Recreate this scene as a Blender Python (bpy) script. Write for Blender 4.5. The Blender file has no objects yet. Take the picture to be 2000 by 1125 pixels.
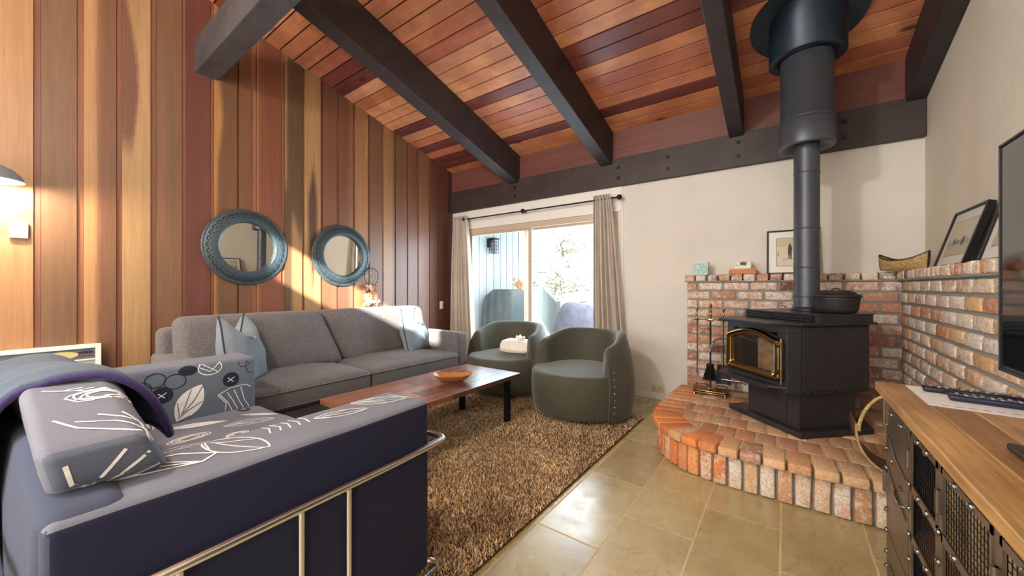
import bpy, bmesh, math, random
from mathutils import Vector, Matrix, noise
from mathutils.bvhtree import BVHTree
random.seed(11)
PI = math.pi
SC = bpy.context.scene
COL = SC.collection

# ------------------------------------------------------------------ camera
W_PX, H_PX, F_PX, HOR = 2000.0, 1125.0, 731.0, 560.0
cam = bpy.data.cameras.new('camera')
cam.sensor_width = 36.0
cam.lens = 36.0 * F_PX / W_PX
cam.shift_y = (HOR - H_PX / 2) / W_PX
cam.clip_start = 0.02
camo = bpy.data.objects.new('camera', cam)
COL.objects.link(camo)
camo.location = (0, 0, 1.2)
camo.rotation_euler = (PI / 2, 0, math.atan(537 / 731))
SC.camera = camo
# ------------------------------------------------------------------ view and light
SC.view_settings.view_transform = 'Standard'
SC.view_settings.look = 'None'
SC.view_settings.exposure = 0.62
SC.view_settings.gamma = 1.0
SC.view_settings.use_curve_mapping = False
wd = bpy.data.worlds.new('sky')
SC.world = wd
wd.use_nodes = True
bg = wd.node_tree.nodes['Background']
bg.inputs[0].default_value = (0.80, 0.92, 1.0, 1)
bg.inputs[1].default_value = 5.5


def lamp(name, kind, loc, energy, color=(1, 1, 1), size=None, size_y=None, target=None, direction=None, spot=None):
    l = bpy.data.lights.new(name, kind)
    l.energy = energy
    l.color = color
    if kind == 'AREA':
        l.size = size or 1
        if size_y:
            l.shape = 'RECTANGLE'
            l.size_y = size_y
    elif kind == 'SUN':
        l.angle = size or 0.01
    else:
        l.shadow_soft_size = size or 0.1
        if spot:
            l.spot_size = spot
            l.spot_blend = 0.6
    o = bpy.data.objects.new(name, l)
    COL.objects.link(o)
    o.location = loc
    d = None
    if target is not None:
        d = Vector(target) - Vector(loc)
    if direction is not None:
        d = Vector(direction)
    if d is not None:
        o.rotation_euler = d.to_track_quat('-Z', 'Y').to_euler()
    return o


# low sun that comes in through the clerestory of the wall behind the camera
lamp('sun', 'SUN', (0, -8, 8), 42.0, (1.0, 0.93, 0.82), size=0.012, direction=(-0.7, 1.0, -0.57))
# added fill lights behind the camera; the walls there have no windows
lamp('rear_fill', 'AREA', (-1.9, -2.1, 1.75), 80, (0.95, 0.97, 1.0), size=3.2, size_y=1.9, direction=(0, 1, 0))
lamp('rear_side_fill', 'AREA', (0.80, -1.35, 1.9), 42, (1.0, 0.93, 0.84), size=1.3, size_y=1.5, direction=(-1, 0.25, 0.02))
# daylight entering by the sliding door
lamp('sliding_door_daylight', 'AREA', (-2.72, 4.30, 1.15), 55, (0.74, 0.88, 1.0), size=2.2, size_y=1.9, direction=(0, -1, -0.06))
# pendant at the wood wall, and an added fill light overhead behind the camera
lamp('pendant_bulb', 'POINT', (-3.93, -0.03, 1.86), 34, (1.0, 0.86, 0.64), size=0.04)
lamp('overhead_fill', 'POINT', (-1.6, -0.8, 2.95), 150, (1.0, 0.94, 0.86), size=0.12)


# ------------------------------------------------------------------ materials
def S(r, g, b, k=1.0):
    f = lambda c: (c / 255 / 12.92 if c / 255 <= 0.04045 else ((c / 255 + 0.055) / 1.055) ** 2.4)
    return (f(r) * k, f(g) * k, f(b) * k, 1)


MATS = {}


class N:
    def __init__(s, name):
        s.m = bpy.data.materials.new(name)
        s.m.use_nodes = True
        s.t = s.m.node_tree
        s.b = s.t.nodes['Principled BSDF']
        s.o = s.t.nodes['Material Output']
        s._tc = None
        MATS[name] = s.m

    def n(s, typ, **kw):
        x = s.t.nodes.new('ShaderNode' + typ)
        for k, v in kw.items():
            setattr(x, k, v)
        return x

    def l(s, a, b):
        s.t.links.new(a, b)

    def coords(s, scale=(1, 1, 1), rot=(0, 0, 0), what='Object'):
        tc = s.n('TexCoord')
        mp = s.n('Mapping')
        mp.inputs['Scale'].default_value = scale
        mp.inputs['Rotation'].default_value = rot
        s.l(tc.outputs[what], mp.inputs['Vector'])
        return mp.outputs[0]

    def noise(s, scale, detail=3, rough=0.5, vec=None, dist=0.0):
        x = s.n('TexNoise')
        x.inputs['Scale'].default_value = scale
        x.inputs['Detail'].default_value = detail
        x.inputs['Roughness'].default_value = rough
        x.inputs['Distortion'].default_value = dist
        s.l(vec if vec is not None else s.coords(), x.inputs['Vector'])
        return x.outputs['Fac']

    def ramp(s, fac, stops):
        r = s.n('ValToRGB')
        el = r.color_ramp.elements
        while len(el) < len(stops):
            el.new(0.5)
        for e, (p, c) in zip(el, stops):
            e.position = p
            e.color = c if hasattr(c, '__len__') else (c, c, c, 1)
        s.l(fac, r.inputs[0])
        return r.outputs[0]

    def mix(s, a, b, fac, mode='MIX'):
        x = s.n('Mix', data_type='RGBA', blend_type=mode)
        for sock, v in ((x.inputs[0], fac), (x.inputs[6], a), (x.inputs[7], b)):
            if isinstance(v, (int, float)):
                sock.default_value = v
            elif isinstance(v, (tuple, list)):
                sock.default_value = v
            else:
                s.l(v, sock)
        return x.outputs[2]

    def attr(s, name='Col'):
        x = s.n('Attribute')
        x.attribute_name = name
        return x

    def base(s, v):
        if isinstance(v, tuple):
            s.b.inputs['Base Color'].default_value = v
        else:
            s.l(v, s.b.inputs['Base Color'])

    def set(s, **kw):
        for k, v in kw.items():
            i = s.b.inputs[k.replace('_', ' ')]
            if isinstance(v, (int, float, tuple)):
                i.default_value = v
            else:
                s.l(v, i)
        return s

    def bump(s, h, strength=0.3, dist=0.01):
        x = s.n('Bump')
        x.inputs['Strength'].default_value = strength
        x.inputs['Distance'].default_value = dist
        s.l(h, x.inputs['Height'])
        s.l(x.outputs[0], s.b.inputs['Normal'])


def plain(name, color, rough=0.5, metal=0.0, var=0.12, vs=30, bump=0.0, bs=200, attr=False, sheen=0.0, stretch=(1, 1, 1), spec=None, emit=None, coat=0):
    s = N(name)
    c = s.attr().outputs['Color'] if attr else color
    if var:
        v = s.coords(stretch)
        f = s.noise(vs, 4, 0.6, v)
        r = s.ramp(f, [(0.3, (1 - var, 1 - var, 1 - var, 1)), (0.7, (1 + var, 1 + var, 1 + var, 1))])
        c = s.mix(c, r, 1.0, 'MULTIPLY')
    s.base(c)
    s.set(Roughness=rough, Metallic=metal)
    if sheen:
        s.set(Sheen_Weight=sheen, Sheen_Roughness=0.4)
    if coat:
        s.set(Coat_Weight=coat)
    if spec is not None:
        s.b.inputs['Specular IOR Level'].default_value = spec
    if bump:
        s.bump(s.noise(bs, 3, 0.6, s.coords(stretch)), bump, 0.004)
    if emit:
        s.b.inputs['Emission Color'].default_value = emit[0]
        s.b.inputs['Emission Strength'].default_value = emit[1]
    return s.m


def wood(name, color=None, axis=2, rough=0.45, contrast=0.35, knots=False, fine=90, coat=0.0, attr=True, k2=1.0):
    """grain along the given axis, colour per board from the Col attribute"""
    s = N(name)
    c = s.attr().outputs['Color'] if attr else color
    st = [1, 1, 1]
    st[axis] = 0.035
    v = s.coords(tuple(st))
    g = s.noise(fine, 5, 0.65, v, 0.3)
    g2 = s.noise(9, 3, 0.5, v, 1.2)
    r = s.ramp(g, [(0.25, 1 - contrast), (0.75, 1 + contrast * 0.6)])
    r2 = s.ramp(g2, [(0.3, 1 - contrast * 0.7), (0.7, 1 + contrast * 0.4)])
    c = s.mix(c, r, 1.0, 'MULTIPLY')
    c = s.mix(c, r2, 1.0, 'MULTIPLY')
    if knots:
        st2 = [1, 1, 1]
        st2[axis] = 0.45
        vo = s.n('TexVoronoi')
        vo.inputs['Scale'].default_value = 3.6
        vo.inputs['Randomness'].default_value = 1.0
        s.l(s.coords(tuple(st2)), vo.inputs['Vector'])
        kk = s.ramp(vo.outputs['Distance'], [(0.05, (0.16, 0.07, 0.06, 1)), (0.13, (1, 1, 1, 1))])
        c = s.mix(c, kk, 0.85, 'MULTIPLY')
        st3 = [0.5, 0.5, 0.5]
        blot = s.ramp(s.noise(5, 3, 0.6, s.coords(tuple(st3))), [(0.42, (0.72, 0.60, 0.62, 1)), (0.60, (1.08, 1.05, 1.0, 1))])
        c = s.mix(c, blot, 0.8, 'MULTIPLY')
    s.base(c)
    s.set(Roughness=rough)
    if coat:
        s.set(Coat_Weight=coat, Coat_Roughness=0.25)
    s.bump(g, 0.12, 0.003)
    return s.m


def brick_mat(name):
    s = N(name)
    a = s.attr()
    c = a.outputs['Color']
    n1 = s.noise(26, 5, 0.75)
    n2 = s.noise(75, 4, 0.7)
    d = s.ramp(n2, [(0.3, 0.68), (0.7, 1.22)])
    c = s.mix(c, d, 1.0, 'MULTIPLY')
    # lime wash: amount per brick is kept in the alpha of the colour
    m = s.n('Math', operation='ADD')
    s.l(n1, m.inputs[0])
    s.l(a.outputs['Alpha'], m.inputs[1])
    w = s.ramp(m.outputs[0], [(0.78, 0.0), (1.0, 1.0)])
    whit = s.ramp(n2, [(0.35, S(190, 172, 155)), (0.6, S(232, 222, 208))])
    c = s.mix(c, whit, w)
    s.base(c)
    s.set(Roughness=0.85)
    s.bump(n2, 0.5, 0.006)
    return s.m


def carpet_mat(name):
    s = N(name)
    c = s.attr().outputs['Color']
    big = s.ramp(s.noise(2.2, 3, 0.6), [(0.35, (0.75, 0.68, 0.62, 1)), (0.65, (1.15, 1.1, 1.02, 1))])
    s.base(s.mix(c, big, 1.0, 'MULTIPLY'))
    s.set(Roughness=0.9)
    return s.m


def tile_mat(name):
    s = N(name)
    v = s.coords()
    a = s.attr()
    cloud = s.ramp(s.noise(3.0, 5, 0.6, v), [(0.3, S(158, 142, 100)), (0.5, S(174, 158, 114)), (0.72, S(188, 174, 134))])
    c = s.mix(cloud, a.outputs['Color'], 1.0, 'MULTIPLY')
    vein = s.noise(2.4, 3, 0.5, v, 2.2)
    vr = s.ramp(vein, [(0.492, 1.0), (0.5, 0.62), (0.508, 1.0)])
    c = s.mix(c, vr, 0.8, 'MULTIPLY')
    s.base(c)
    s.set(Roughness=s.ramp(s.noise(9, 4, 0.6, v), [(0.3, 0.20), (0.7, 0.34)]), Specular_IOR_Level=0.9)
    s.bump(s.noise(5, 4, 0.55, v), 0.12, 0.01)
    return s.m


def stucco_mat(name, col):
    s = N(name)
    s.base(s.mix(col, s.ramp(s.noise(2.0, 3, 0.5), [(0.3, 0.95), (0.7, 1.04)]), 1.0, 'MULTIPLY'))
    s.set(Roughness=0.8)
    s.bump(s.noise(38, 4, 0.6), 0.28, 0.006)
    return s.m


def glass_mat(name, tint=(1, 1, 1, 1), ior=1.45, rough=0.0):
    s = N(name)
    s.t.nodes.remove(s.b)
    tr = s.n('BsdfTransparent')
    tr.inputs[0].default_value = tint
    gl = s.n('BsdfGlossy')
    gl.inputs['Roughness'].default_value = rough
    fr = s.n('Fresnel')
    fr.inputs[0].default_value = ior
    mx = s.n('MixShader')
    s.l(fr.outputs[0], mx.inputs[0])
    s.l(tr.outputs[0], mx.inputs[1])
    s.l(gl.outputs[0], mx.inputs[2])
    s.l(mx.outputs[0], s.o.inputs[0])
    return s.m


def fabric(name, color, k=0.25, scale=260, sheen=0.3, attr=False, heather=None, rough=0.9):
    s = N(name)
    c = s.attr().outputs['Color'] if attr else color
    f = s.noise(scale, 2, 0.7)
    r = s.ramp(f, [(0.32, 1 - k), (0.68, 1 + k)])
    c = s.mix(c, r, 1.0, 'MULTIPLY')
    if heather:
        f2 = s.noise(scale * 0.7, 3, 0.8)
        c = s.mix(c, heather, s.ramp(f2, [(0.52, 0.0), (0.64, 0.7)]))
    big = s.ramp(s.noise(5, 3, 0.5), [(0.3, 0.90), (0.7, 1.08)])
    c = s.mix(c, big, 1.0, 'MULTIPLY')
    s.base(c)
    s.set(Roughness=rough, Sheen_Weight=sheen, Sheen_Roughness=0.45)
    s.bump(f, 0.25, 0.002)
    return s.m


M_board = wood('cedar_board', axis=2, contrast=0.22, rough=0.42, coat=0.15)
M_plank = wood('ceiling_plank', axis=0, contrast=0.20, rough=0.42, knots=True, coat=0.12)
M_fascia = wood('fascia_board', axis=0, contrast=0.3, rough=0.5)
M_beam = plain('dark_stained_beam', S(48, 41, 43), 0.55, var=0.25, vs=8, bump=0.25, bs=60)
M_ledger = plain('dark_ledger', S(54, 41, 40), 0.55, var=0.35, vs=5, bump=0.2, bs=50)
M_wall = stucco_mat('textured_plaster', S(214, 208, 198))
M_wallw = stucco_mat('warm_plaster', S(214, 205, 188))
M_white = plain('white_trim', S(226, 222, 214), 0.45, var=0.03)
M_tan = plain('tan_door_frame', S(190, 170, 150), 0.45, var=0.05)
M_tile = tile_mat('slate_tile')
M_grout = plain('grout', S(200, 182, 140), 0.8, var=0.1)
M_brick = brick_mat('old_brick')
M_mortar2 = plain('pale_mortar', S(188, 166, 130), 0.95, var=0.15, vs=60, bump=0.4, bs=120)
M_mortar = plain('mortar', S(142, 138, 132), 0.95, var=0.15, vs=60, bump=0.5, bs=120)
M_carpet = carpet_mat('shag')
M_backing = plain('rug_backing', S(70, 58, 45), 0.95)
M_iron = plain('black_stove_iron', S(54, 53, 56), 0.32, metal=0.3, var=0.12, vs=20, bump=0.06, bs=300)
M_pipe = plain('stove_pipe', S(78, 82, 90), 0.42, metal=0.45, var=0.22, vs=5, stretch=(1, 1, 0.3))
M_pipe2 = plain('dark_pipe_collar', S(36, 50, 62), 0.4, metal=0.4, var=0.15)
M_cast = plain('cast_iron', S(46, 45, 46), 0.55, metal=0.3, var=0.2, bump=0.2, bs=200)
M_soot = plain('soot', S(22, 20, 20), 0.9)
M_brass = plain('brass', S(160, 130, 84), 0.18, metal=1.0, var=0.1)
M_firebrick = plain('firebrick', S(150, 125, 100), 0.9, var=0.3, vs=20)
M_stoveglass = glass_mat('stove_glass', (0.8, 0.76, 0.72, 1), ior=1.3)
M_chrome = plain('brushed_steel', S(200, 196, 188), 0.22, metal=1.0, var=0.06)
M_black = plain('black_metal', S(26, 26, 28), 0.45, metal=0.5, var=0.1)
M_blackpl = plain('black_plastic', S(20, 21, 24), 0.4, var=0.05)
M_screen = plain('tv_screen', S(10, 12, 18), 0.07, var=0.0, coat=0.3)
M_sofa = fabric('heather_grey_tweed', S(86, 81, 82), 0.34, 220, 0.08, heather=S(140, 132, 128))
M_slip = fabric('slipcover_cloth', None, 0.10, 300, 0.02, attr=True)
M_pillow = fabric('grey_blue_linen', S(112, 121, 128), 0.12, 240, 0.05)
M_fringe = fabric('dark_piping', S(50, 52, 60), 0.2, 200, 0.1)
M_velvet = fabric('olive_velvet', S(66, 65, 50), 0.22, 170, 0.28, rough=0.75)
M_fleece = fabric('grey_fleece', S(66, 80, 96), 0.25, 160, 0.06)
M_purple = fabric('purple_hem', S(56, 44, 92), 0.25, 160, 0.15)
M_towel = fabric('cream_towel', S(226, 218, 205), 0.08, 150, 0.4)
M_curtain = fabric('linen_curtain', S(186, 174, 160), 0.10, 260, 0.2)
M_table = wood('walnut_top', axis=1, contrast=0.35, rough=0.25, coat=0.35)
M_dish = wood('dough_bowl_wood', S(170, 112, 58), axis=0, contrast=0.25, rough=0.4, attr=False)
M_cabtop = wood('acacia_top', axis=1, contrast=0.48, rough=0.38, coat=0.15, knots=True)
M_cabsteel = plain('gunmetal_frame', S(124, 112, 98), 0.36, metal=0.8, var=0.25, vs=6)
M_tube = plain('polished_tube', S(214, 220, 228), 0.2, metal=1.0, var=0.04)
M_rivet = plain('steel_rivet', S(120, 116, 110), 0.3, metal=0.9)
M_mirror = plain('mirror_glass', (0.88, 0.88, 0.84, 1), 0.015, metal=1.0, var=0.0)
M_patina = plain('blue_black_metal', S(60, 73, 78), 0.42, metal=0.3, var=0.3, vs=40)
M_cut = plain('pierced_black', S(14, 14, 15), 0.8, var=0)
M_paper = plain('paper', S(236, 235, 230), 0.6, var=0.03)
M_mat = plain('picture_mat', S(226, 222, 212), 0.7, var=0.02)
M_photo = plain('sepia_photo', None, 0.5, var=0.05, vs=20, attr=True)
M_picglass = glass_mat('picture_glass', ior=1.12)
M_doorglass = glass_mat('door_glass', (0.93, 0.97, 0.98, 1))
M_bark = plain('birch_bark', S(176, 148, 96), 0.7, var=0.45, vs=45, stretch=(1, 1, 2.5), bump=0.3, bs=80)
M_darkbark = plain('dark_lacing', S(52, 34, 24), 0.8, var=0.3)
M_teal = plain('teal_printed_tin', None, 0.5, var=0.12, vs=40, attr=True)
M_any = plain('painted', None, 0.55, var=0.05, attr=True)
M_gloss = plain('glossy_painted', None, 0.25, var=0.03, attr=True)
M_shade = plain('lamp_shade_enamel', S(120, 130, 138), 0.3, metal=0.2, var=0.05)
M_bulb = plain('lit_bulb', S(255, 240, 210), 0.5, var=0, emit=((1.0, 0.9, 0.72, 1), 14))
M_siding = plain('blue_grey_siding', S(142, 146, 144), 0.8, var=0.15, vs=6, stretch=(1, 1, 0.1))
M_deck = plain('deck_boards', S(150, 146, 140), 0.8, var=0.2, stretch=(1, 0.1, 1))
M_grillcover = plain('grill_cover', S(58, 66, 66), 0.7, var=0.2, vs=5)
M_snow = plain('grey_rock', S(104, 100, 112), 0.9, var=0.25, vs=8, bump=0.5, bs=12)
M_needle = plain('pine_needles', S(78, 92, 66), 0.8, var=0.3, vs=5)
M_trunk = plain('pine_trunk', S(84, 74, 66), 0.9, var=0.3)
M_basket = plain('woven_reed', S(168, 138, 96), 0.7, var=0.3, vs=60, stretch=(1, 1, 4), bump=0.5, bs=90)
M_leather = plain('brown_leather', S(88, 58, 44), 0.5, var=0.2)
M_petal = plain('dried_petal', None, 0.8, var=0.15, attr=True)


# ------------------------------------------------------------------ mesh building
class MB:
    def __init__(s):
        s.v = []
        s.f = []
        s.c = []
        s.mi = []
        s.sm = []

    def add(s, verts, faces, col=(1, 1, 1, 1), mi=0, smooth=False, M=None, fn=None):
        o = len(s.v)
        for p in verts:
            if fn:
                p = fn(*p)
            if M is not None:
                p = M @ Vector(p)
            s.v.append(tuple(p))
        for i, f in enumerate(faces):
            s.f.append([o + k for k in f])
            s.c.append(col[i] if isinstance(col, list) else col)
            s.mi.append(mi)
            s.sm.append(smooth)
        return o

    def box(s, x0, x1, y0, y1, z0, z1, **kw):
        v = [(x, y, z) for x in (x0, x1) for y in (y0, y1) for z in (z0, z1)]
        f = [(0, 1, 3, 2), (4, 6, 7, 5), (0, 4, 5, 1), (2, 3, 7, 6), (0, 2, 6, 4), (1, 5, 7, 3)]
        s.add(v, f, **kw)
        return s

    def cbox(s, c, d, **kw):
        return s.box(c[0] - d[0] / 2, c[0] + d[0] / 2, c[1] - d[1] / 2, c[1] + d[1] / 2, c[2] - d[2] / 2, c[2] + d[2] / 2, **kw)

    def rbox(s, c, d, r=0.02, n=2, mid=1, fn=None, M=None, colfn=None, col=(1, 1, 1, 1), mi=0, smooth=True):
        """rounded box; fn deforms points given in the box's own centred frame"""
        ax = []
        for k in range(3):
            h = d[k] / 2
            rr = min(r, h * 0.98)
            m = mid[k] if hasattr(mid, '__len__') else mid
            a = [-h + rr * (1 - math.cos(i / n * PI / 2)) if False else -h + rr * i / n for i in range(n)]
            inner = [-(h - rr) + 2 * (h - rr) * j / m for j in range(m + 1)]
            b = [-x for x in reversed(a)]
            ax.append(a + inner + b)
        rr = [min(r, d[k] / 2 * 0.98) for k in range(3)]
        idx = {}
        V = []
        F = []

        def vid(i, j, k):
            key = (i, j, k)
            if key not in idx:
                p = Vector((ax[0][i], ax[1][j], ax[2][k]))
                q = Vector([max(-(d[t] / 2 - rr[t]), min(d[t] / 2 - rr[t], p[t])) for t in range(3)])
                e = p - q
                if e.length > 1e-9:
                    # cube to sphere, scaled by the radius
                    e2 = Vector([e[t] / rr[t] if rr[t] > 0 else 0 for t in range(3)])
                    mx = max(abs(e2[0]), abs(e2[1]), abs(e2[2]))
                    # angular spacing
                    t3 = Vector([math.tan(e2[t] * PI / 4) if abs(e2[t]) > 0 else 0 for t in range(3)])
                    t3.normalize()
                    p = q + Vector([t3[t] * rr[t] for t in range(3)]) * (mx if mx < 1 else 1)
                idx[key] = len(V)
                V.append(p)
            return idx[key]
        n0, n1, n2 = len(ax[0]) - 1, len(ax[1]) - 1, len(ax[2]) - 1
        for i in range(n0):
            for j in range(n1):
                F.append((vid(i, j, 0), vid(i, j + 1, 0), vid(i + 1, j + 1, 0), vid(i + 1, j, 0)))
                F.append((vid(i, j, n2), vid(i + 1, j, n2), vid(i + 1, j + 1, n2), vid(i, j + 1, n2)))
        for i in range(n0):
            for k in range(n2):
                F.append((vid(i, 0, k), vid(i + 1, 0, k), vid(i + 1, 0, k + 1), vid(i, 0, k + 1)))
                F.append((vid(i, n1, k), vid(i, n1, k + 1), vid(i + 1, n1, k + 1), vid(i + 1, n1, k)))
        for j in range(n1):
            for k in range(n2):
                F.append((vid(0, j, k), vid(0, j, k + 1), vid(0, j + 1, k + 1), vid(0, j + 1, k)))
                F.append((vid(n0, j, k), vid(n0, j + 1, k), vid(n0, j + 1, k + 1), vid(n0, j, k + 1)))
        if fn:
            V = [Vector(fn(*p)) for p in V]
        cols = col
        if colfn:
            cols = []
            for f in F:
                a, b, cc = V[f[0]], V[f[1]], V[f[2]]
                nn = (b - a).cross(cc - a)
                if nn.length > 0:
                    nn.normalize()
                ce = (V[f[0]] + V[f[1]] + V[f[2]] + V[f[3]]) / 4
                cols.append(colfn(ce, nn))
        T = Matrix.Translation(c)
        if M is not None:
            T = M @ T if False else T @ M
        s.add(V, F, col=cols, mi=mi, smooth=smooth, M=T)
        return s

    def cyl(s, p0, p1, r0, r1=None, seg=16, caps=True, **kw):
        r1 = r0 if r1 is None else r1
        p0, p1 = Vector(p0), Vector(p1)
        d = (p1 - p0).normalized()
        q = d.to_track_quat('Z', 'Y').to_matrix()
        v = []
        for p, r in ((p0, r0), (p1, r1)):
            for i in range(seg):
                a = 2 * PI * i / seg
                v.append(p + q @ Vector((r * math.cos(a), r * math.sin(a), 0)))
        kw.setdefault('smooth', True)
        o = s.add(v, [(i, (i + 1) % seg, seg + (i + 1) % seg, seg + i) for i in range(seg)], **kw)
        if caps:
            kw['smooth'] = False
            s.add(v[:seg], [tuple(reversed(range(seg)))], **kw)
            s.add(v[seg:], [tuple(range(seg))], **kw)
        return s

    def grid(s, nu, nv, fn, cu=False, cv=False, **kw):
        kw.setdefault('smooth', True)
        v = [fn(i / (nu if cu else nu - 1), j / (nv if cv else nv - 1)) for i in range(nu) for j in range(nv)]
        f = []
        for i in range(nu if cu else nu - 1):
            for j in range(nv if cv else nv - 1):
                i2, j2 = (i + 1) % nu, (j + 1) % nv
                f.append((i * nv + j, i2 * nv + j, i2 * nv + j2, i * nv + j2))
        s.add(v, f, **kw)
        return s

    def lathe(s, prof, seg=32, c=(0, 0, 0), sx=1, sy=1, **kw):
        pts = prof

        def fn(u, v):
            a = 2 * PI * u
            k = min(len(pts) - 1, int(round(v * (len(pts) - 1))))
            return (c[0] + sx * pts[k][0] * math.cos(a), c[1] + sy * pts[k][0] * math.sin(a), c[2] + pts[k][1])
        return s.grid(seg, len(pts), fn, cu=True, **kw)

    def tube(s, pts, r, seg=8, closed=False, caps=True, smoothpath=0, **kw):
        P = [Vector(p) for p in pts]
        for _ in range(smoothpath):
            Q = []
            m = len(P)
            rng = range(m if closed else m - 1)
            if not closed:
                Q.append(P[0])
            for i in rng:
                a, b = P[i], P[(i + 1) % m]
                Q += [a * 0.75 + b * 0.25, a * 0.25 + b * 0.75]
            if not closed:
                Q.append(P[-1])
            P = Q
        m = len(P)
        up = Vector((0, 0, 1))
        rings = []
        prev = None
        for i in range(m):
            if closed:
                d = P[(i + 1) % m] - P[i - 1]
            else:
                d = P[min(i + 1, m - 1)] - P[max(i - 1, 0)]
            d.normalize()
            if prev is None:
                x = d.cross(up)
                if x.length < 0.05:
                    x = d.cross(Vector((1, 0, 0)))
            else:
                x = prev - d * prev.dot(d)
            x.normalize()
            prev = x
            y = d.cross(x)
            rad = r
            if hasattr(r, '__len__'):
                q_ = i / max(1, m - 1) * (len(r) - 1)
                j_ = min(int(q_), len(r) - 2)
                rad = r[j_] + (r[j_ + 1] - r[j_]) * (q_ - j_)
            rings.append([P[i] + x * rad * math.cos(2 * PI * k / seg) + y * rad * math.sin(2 * PI * k / seg) for k in range(seg)])
        v = [p for g in rings for p in g]
        f = []
        for i in range(m if closed else m - 1):
            i2 = (i + 1) % m
            for k in range(seg):
                f.append((i * seg + k, i * seg + (k + 1) % seg, i2 * seg + (k + 1) % seg, i2 * seg + k))
        if caps and not closed:
            f.append(tuple(reversed(range(seg))))
            f.append(tuple(range((m - 1) * seg, m * seg)))
        kw.setdefault('smooth', True)
        s.add(v, f, **kw)
        return s

    def prism(s, poly, z0, z1, M=None, **kw):
        n = len(poly)
        v = [(p[0], p[1], z0) for p in poly] + [(p[0], p[1], z1) for p in poly]
        f = [tuple(reversed(range(n))), tuple(range(n, 2 * n))] + [(i, (i + 1) % n, n + (i + 1) % n, n + i) for i in range(n)]
        s.add(v, f, M=M, **kw)
        return s

    def transform(s, M):
        s.v = [tuple(M @ Vector(p)) for p in s.v]
        return s

    def bvh(s):
        return BVHTree.FromPolygons(s.v, s.f)


def place(o, parent):
    if parent is not None:
        o.parent = parent


def obj(name, mb, mats, parent=None, world=True, label=None, bevel=0.0, kind=None, autosmooth=True):
    me = bpy.data.meshes.new(name)
    v = mb.v
    if parent is not None and world:
        Mi = (Matrix.Translation(parent.location) @ parent.rotation_euler.to_matrix().to_4x4())
        p = parent.parent
        while p is not None:
            Mi = (Matrix.Translation(p.location) @ p.rotation_euler.to_matrix().to_4x4()) @ Mi
            p = p.parent
        Mi = Mi.inverted()
        v = [tuple(Mi @ Vector(q)) for q in v]
    elif parent is None and v:
        # origin in the middle of the footprint
        cx = (min(p[0] for p in v) + max(p[0] for p in v)) / 2
        cy = (min(p[1] for p in v) + max(p[1] for p in v)) / 2
        cz = min(p[2] for p in v)
        v = [(p[0] - cx, p[1] - cy, p[2] - cz) for p in v]
    me.from_pydata(v, [], mb.f)
    if not isinstance(mats, (list, tuple)):
        mats = [mats]
    for m in mats:
        me.materials.append(m)
    me.polygons.foreach_set('material_index', mb.mi)
    me.polygons.foreach_set('use_smooth', mb.sm)
    ca = me.color_attributes.new('Col', 'FLOAT_COLOR', 'CORNER')
    arr = []
    for f, c in zip(mb.f, mb.c):
        arr += list(c) * len(f)
    ca.data.foreach_set('color', arr)
    me.update()
    o = bpy.data.objects.new(name, me)
    COL.objects.link(o)
    if parent is not None:
        o.parent = parent
    elif mb.v:
        o.location = (cx, cy, cz)
    if bevel:
        b = o.modifiers.new('bevel', 'BEVEL')
        b.width = bevel
        b.segments = 2
        b.limit_method = 'ANGLE'
    if label:
        o['label'] = label
    if kind:
        o['kind'] = kind
    return o


def tag(o, label, cat, group=None, kind=None):
    o['label'] = label
    o['category'] = cat
    if group:
        o['group'] = group
    if kind:
        o['kind'] = kind
    return o


def thing(name, label, cat, loc=(0, 0, 0), rotz=0.0, group=None):
    o = bpy.data.objects.new(name, None)
    o.empty_display_size = 0.1
    COL.objects.link(o)
    o.location = loc
    o.rotation_euler = (0, 0, rotz)
    return tag(o, label, cat, group)


def struct(name, mb, mats, bevel=0.0, parent=None):
    o = obj(name, mb, mats, parent, bevel=bevel)
    if parent is None:
        o['kind'] = 'structure'
    return o


def copy_tree(o, parent=None):
    c = o.copy()
    COL.objects.link(c)
    if parent is not None:
        c.parent = parent
    for ch in [x for x in bpy.data.objects if x.parent == o]:
        copy_tree(ch, c)
    return c


def lerp(a, b, t):
    return a + (b - a) * t


def sst(a, b, x):
    t = max(0.0, min(1.0, (x - a) / (b - a)))
    return t * t * (3 - 2 * t)


def mixc(a, b, t):
    return tuple(a[i] + (b[i] - a[i]) * t for i in range(4))


# ================================================================== ROOM SHELL
XL, XR, YB = -4.21, 0.846, 4.15
YR = -2.2            # wall behind the camera
ZC, KC = 2.957, 0.27


def zceil(y):
    return ZC + KC * (YB - y)


YRIDGE = 0.95
ZTOP = zceil(YRIDGE)
ZREAR = 4.25
exec_order = None
# left wood wall: raised boards over a recessed backing, one mesh
edges = [(-.04, .126), (.159, .322), (.356, .522), (.554, .716), (.753, .913), (.943, 1.108), (1.138, 1.315), (1.331, 1.433),
         (1.477, 1.698), (1.732, 1.905), (1.930, 2.103), (2.130, 2.286), (2.315, 2.488), (2.515, 2.686), (2.710, 2.882), (2.910, 3.077),
         (3.100, 3.276), (3.300, 3.452), (3.480, 3.657), (3.690, 3.835), (3.860, 4.022), (4.050, 4.15)]
TAN, BRN, RED, DRK, OLV, ORG = S(190, 146, 96), S(136, 96, 66), S(140, 88, 58), S(108, 68, 50), S(112, 82, 54), S(194, 134, 72)
MID = S(160, 104, 66)
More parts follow.
